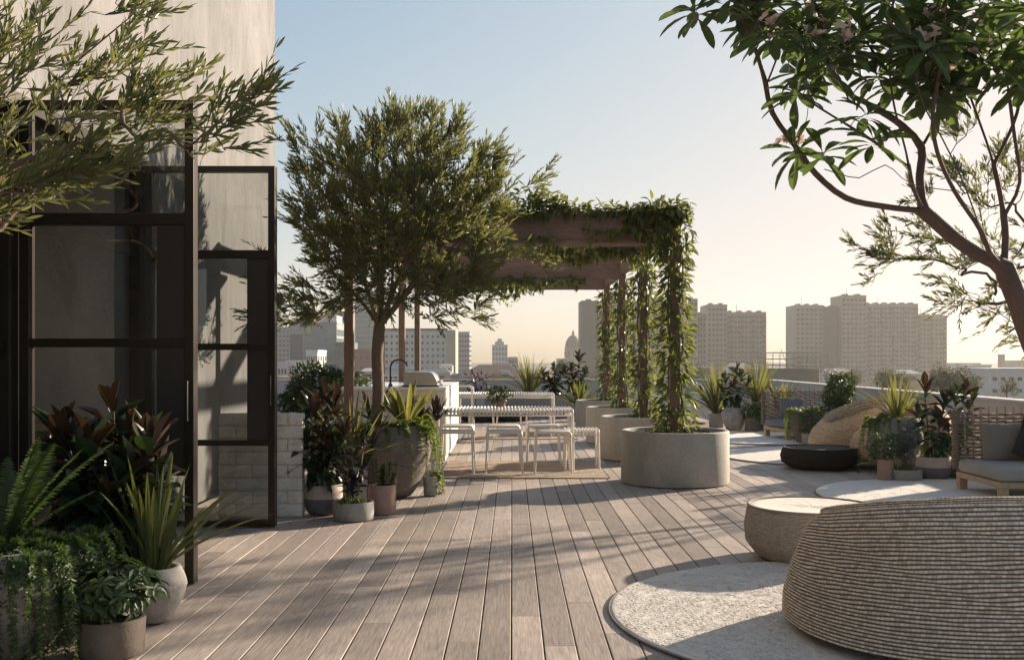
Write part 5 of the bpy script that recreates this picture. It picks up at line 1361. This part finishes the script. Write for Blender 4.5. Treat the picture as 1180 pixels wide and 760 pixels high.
for x0, x1, yt, D, mt, lab in rows_:
    a, b, zt = box_at(x0, x1, yt, D); r = thing('house', lab, 'house', ((a+b)/2, D, GZ)); w = (b-a)/2; h = zt-GZ; rh = .28*w
    MB().box(-w*.94, w*.94, .3, w*1.6, 0, h-rh).build('wall', W_['white' if random.random() < .5 else 'brown'], r)
    m = MB().add([(-w, 0, h-rh), (w, 0, h-rh), (w, w*1.7, h-rh), (-w, w*1.7, h-rh), (-w*.6, w*.85, h), (w*.6, w*.85, h)], [[0, 1, 5, 4], [2, 3, 4, 5], [3, 2, 1, 0]], [[1, 2, 5], [3, 0, 4]]); m.build('roof', W_[mt], r)
    for k in range(3): MB().box(-.25*w/1, .05*w, .14, .35, h-rh-2.0, h-rh-.8).build('window', W_['win'], r, loc=(w*(-.45+.5*k), 0, 0))
# trees of the streets and park
MT['park'] = leafmat('park_tree_leaves', [(.024, .032, .013), (.040, .048, .018), (.06, .065, .026)], .22, .6, (.16, .15, .05))
MT['park_tan'] = leafmat('dry_tree_leaves', [(.10, .075, .04), (.15, .11, .06), (.20, .15, .08)], .3, .6, (.25, .18, .08))
def far_tree(label, x, ytop, D, wpx, hpx, mat='park', n=1500, group='park trees beyond the parapet'):
    c = at(x, ytop, D); w, hh = wpx*D/F/2, 1.5*hpx*D/F
    t = thing('park_tree', label, 'tree', (c[0], D, GZ), 0, group); top = c[2]-GZ
    s = MB(); s.tube([(0, 0, 0), (.1, 0, top*.4), (0, 0, top-hh*.5)], [max(.3, w*.09), max(.2, w*.07), .1], 8)
    for k in range(7):
        a = k*.9; s.tube([(0, 0, top-hh*.95), (w*.35*math.cos(a), w*.35*math.sin(a), top-hh*.6), (w*.6*math.cos(a), w*.6*math.sin(a), top-hh*.35)], [w*.05, w*.035, w*.015], 5)
    s.build('trunk', MT['bark'], t, smooth=True)
    m = MB(); k = 11
    for i in range(k):
        a, q = rng.uniform(0, 6.28), math.sqrt(rng.random())*.62
        o = np.array([w*q*math.cos(a), w*q*math.sin(a), top-hh*(.28+.75*q*rng.uniform(.4, 1.5))])
        leaf_cloud(m, o, (w*.42, w*.42, hh*.30), n//k, (w*.05, w*.10), .6, .5, lump=.4)
    m.build('crown', MT[mat], t)
far_tree('round spreading park tree right of the widest tower', 1093, 413.5, 150, 60, 34, n=6000)
far_tree('dark round tree in front of the dome and slab tower', 652, 405, 200, 44, 34, n=4500)
far_tree('dry tan bushy tree in front of the brown hall', 574, 424, 200, 26, 20, 'park_tan', 2200)
far_tree('small hazy tree right of the scaffolding', 985, 421, 220, 26, 20, n=1800)
far_tree('broad hazy tree below the widest tower', 1028, 421, 180, 52, 26, n=4200)
far_tree('hazy tree just right of the nearest vine post', 806, 414, 230, 34, 26, n=2600)
far_tree('low hazy tree left of the scaffolding', 846, 418, 220, 30, 22, n=2200)
far_tree('low tree between the scaffolding and wide tower', 955, 417, 300, 26, 20, n=1500)
far_tree('olive toned street tree behind the shrub', 388, 424, 210, 30, 24, n=2400)
far_tree('thin street tree beside the grey apartment tower', 537, 417, 300, 14, 18, n=900)
far_tree('small bushy tree right of the slab tower foot', 690, 418, 260, 30, 24, n=1600)
far_tree('low hedge like tree at the foot of the round park tree', 1118, 428, 130, 36, 16, n=2200)
far_tree('small tree left of the widest tower', 906, 421, 280, 20, 16, n=1200)
far_tree('pale tree near the low white shed', 1160, 433, 140, 30, 14, n=1500)

# ------------------------------------------------------------------ air, sky, sun, camera
AZ, EL = math.atan2(.78, .625), R(17)
def build_haze(dens):
    b = thing if 0 else None
    m = MB().box(-1400, 1400, -60, 1100, GZ-1, 60)
    mt = bpy.data.materials.new('warm_air'); mt.use_nodes = True; nt = mt.node_tree; nt.nodes.clear()
    o = nt.nodes.new('ShaderNodeOutputMaterial'); v = nt.nodes.new('ShaderNodeVolumePrincipled')
    v.inputs['Color'].default_value = (.95, .915, .86, 1); v.inputs['Density'].default_value = dens; v.inputs['Anisotropy'].default_value = .35
    nt.links.new(v.outputs[0], o.inputs['Volume'])
    return tag(m.build('haze', mt), kind='stuff')
HAZE = .00017
if HAZE: build_haze(HAZE)
w = bpy.data.worlds.new('World'); sc.world = w; w.use_nodes = True
nt = w.node_tree; bg = nt.nodes['Background']; sky = nt.nodes.new('ShaderNodeTexSky'); sky.sky_type = 'NISHITA'
sky.sun_disc = False; sky.sun_elevation = EL; sky.sun_rotation = AZ; sky.altitude = 0; sky.air_density = 1.0; sky.dust_density = 1.3; sky.ozone_density = 2.0
hs = nt.nodes.new('ShaderNodeHueSaturation'); hs.inputs['Saturation'].default_value = .98
def vm(op, a, b):
    x = nt.nodes.new('ShaderNodeVectorMath'); x.operation = op
    for i, v in enumerate((a, b)):
        if isinstance(v, tuple): x.inputs[i].default_value = v
        else: nt.links.new(v, x.inputs[i])
    return x.outputs[0]
nt.links.new(vm('MULTIPLY', sky.outputs[0], (1.015, 1.0, 1.035)), hs.inputs['Color'])
kc = vm('MULTIPLY', hs.outputs[0], (.222, .250, .268)); sq = nt.nodes.new('ShaderNodeSeparateXYZ'); cx_ = nt.nodes.new('ShaderNodeCombineXYZ')
nt.links.new(vm('ADD', vm('MULTIPLY', kc, kc), (1.0, 1.0, 1.0)), sq.inputs[0])
for i in range(3):
    rt_ = nt.nodes.new('ShaderNodeMath'); rt_.operation = 'SQRT'; nt.links.new(sq.outputs[i], rt_.inputs[0]); nt.links.new(rt_.outputs[0], cx_.inputs[i])
den = cx_.outputs[0]     # soft shoulder: bright air near the sun rolls off to cream
nt.links.new(vm('DIVIDE', hs.outputs[0], den), bg.inputs[0]); bg.inputs[1].default_value = .096
L = bpy.data.lights.new('sun', 'SUN'); L.energy = 5.0; L.angle = R(.8); L.color = (1, .85, .68)
so = bpy.data.objects.new('sun', L); COL.objects.link(so)
d = Vector((math.sin(AZ)*math.cos(EL), math.cos(AZ)*math.cos(EL), math.sin(EL)))
so.rotation_euler = d.to_track_quat('Z', 'Y').to_euler(); so.location = (20, 20, 30)
cam = bpy.data.cameras.new('camera'); co = bpy.data.objects.new('camera', cam); COL.objects.link(co)
co.location = (0, 0, EYE); co.rotation_euler = (R(90), 0, 0)
cam.sensor_width = 36; cam.lens = 36*F/1180; cam.shift_y = (HY-380)/1180; cam.clip_start = .05; cam.clip_end = 20000
sc.camera = co
sc.view_settings.view_transform = 'Standard'; sc.view_settings.look = 'None'; sc.view_settings.gamma = 1; sc.view_settings.exposure = 1.3
sc.cycles.max_bounces = 8; sc.cycles.transparent_max_bounces = 12; sc.cycles.use_denoising = True
sc.cycles.volume_bounces = 1
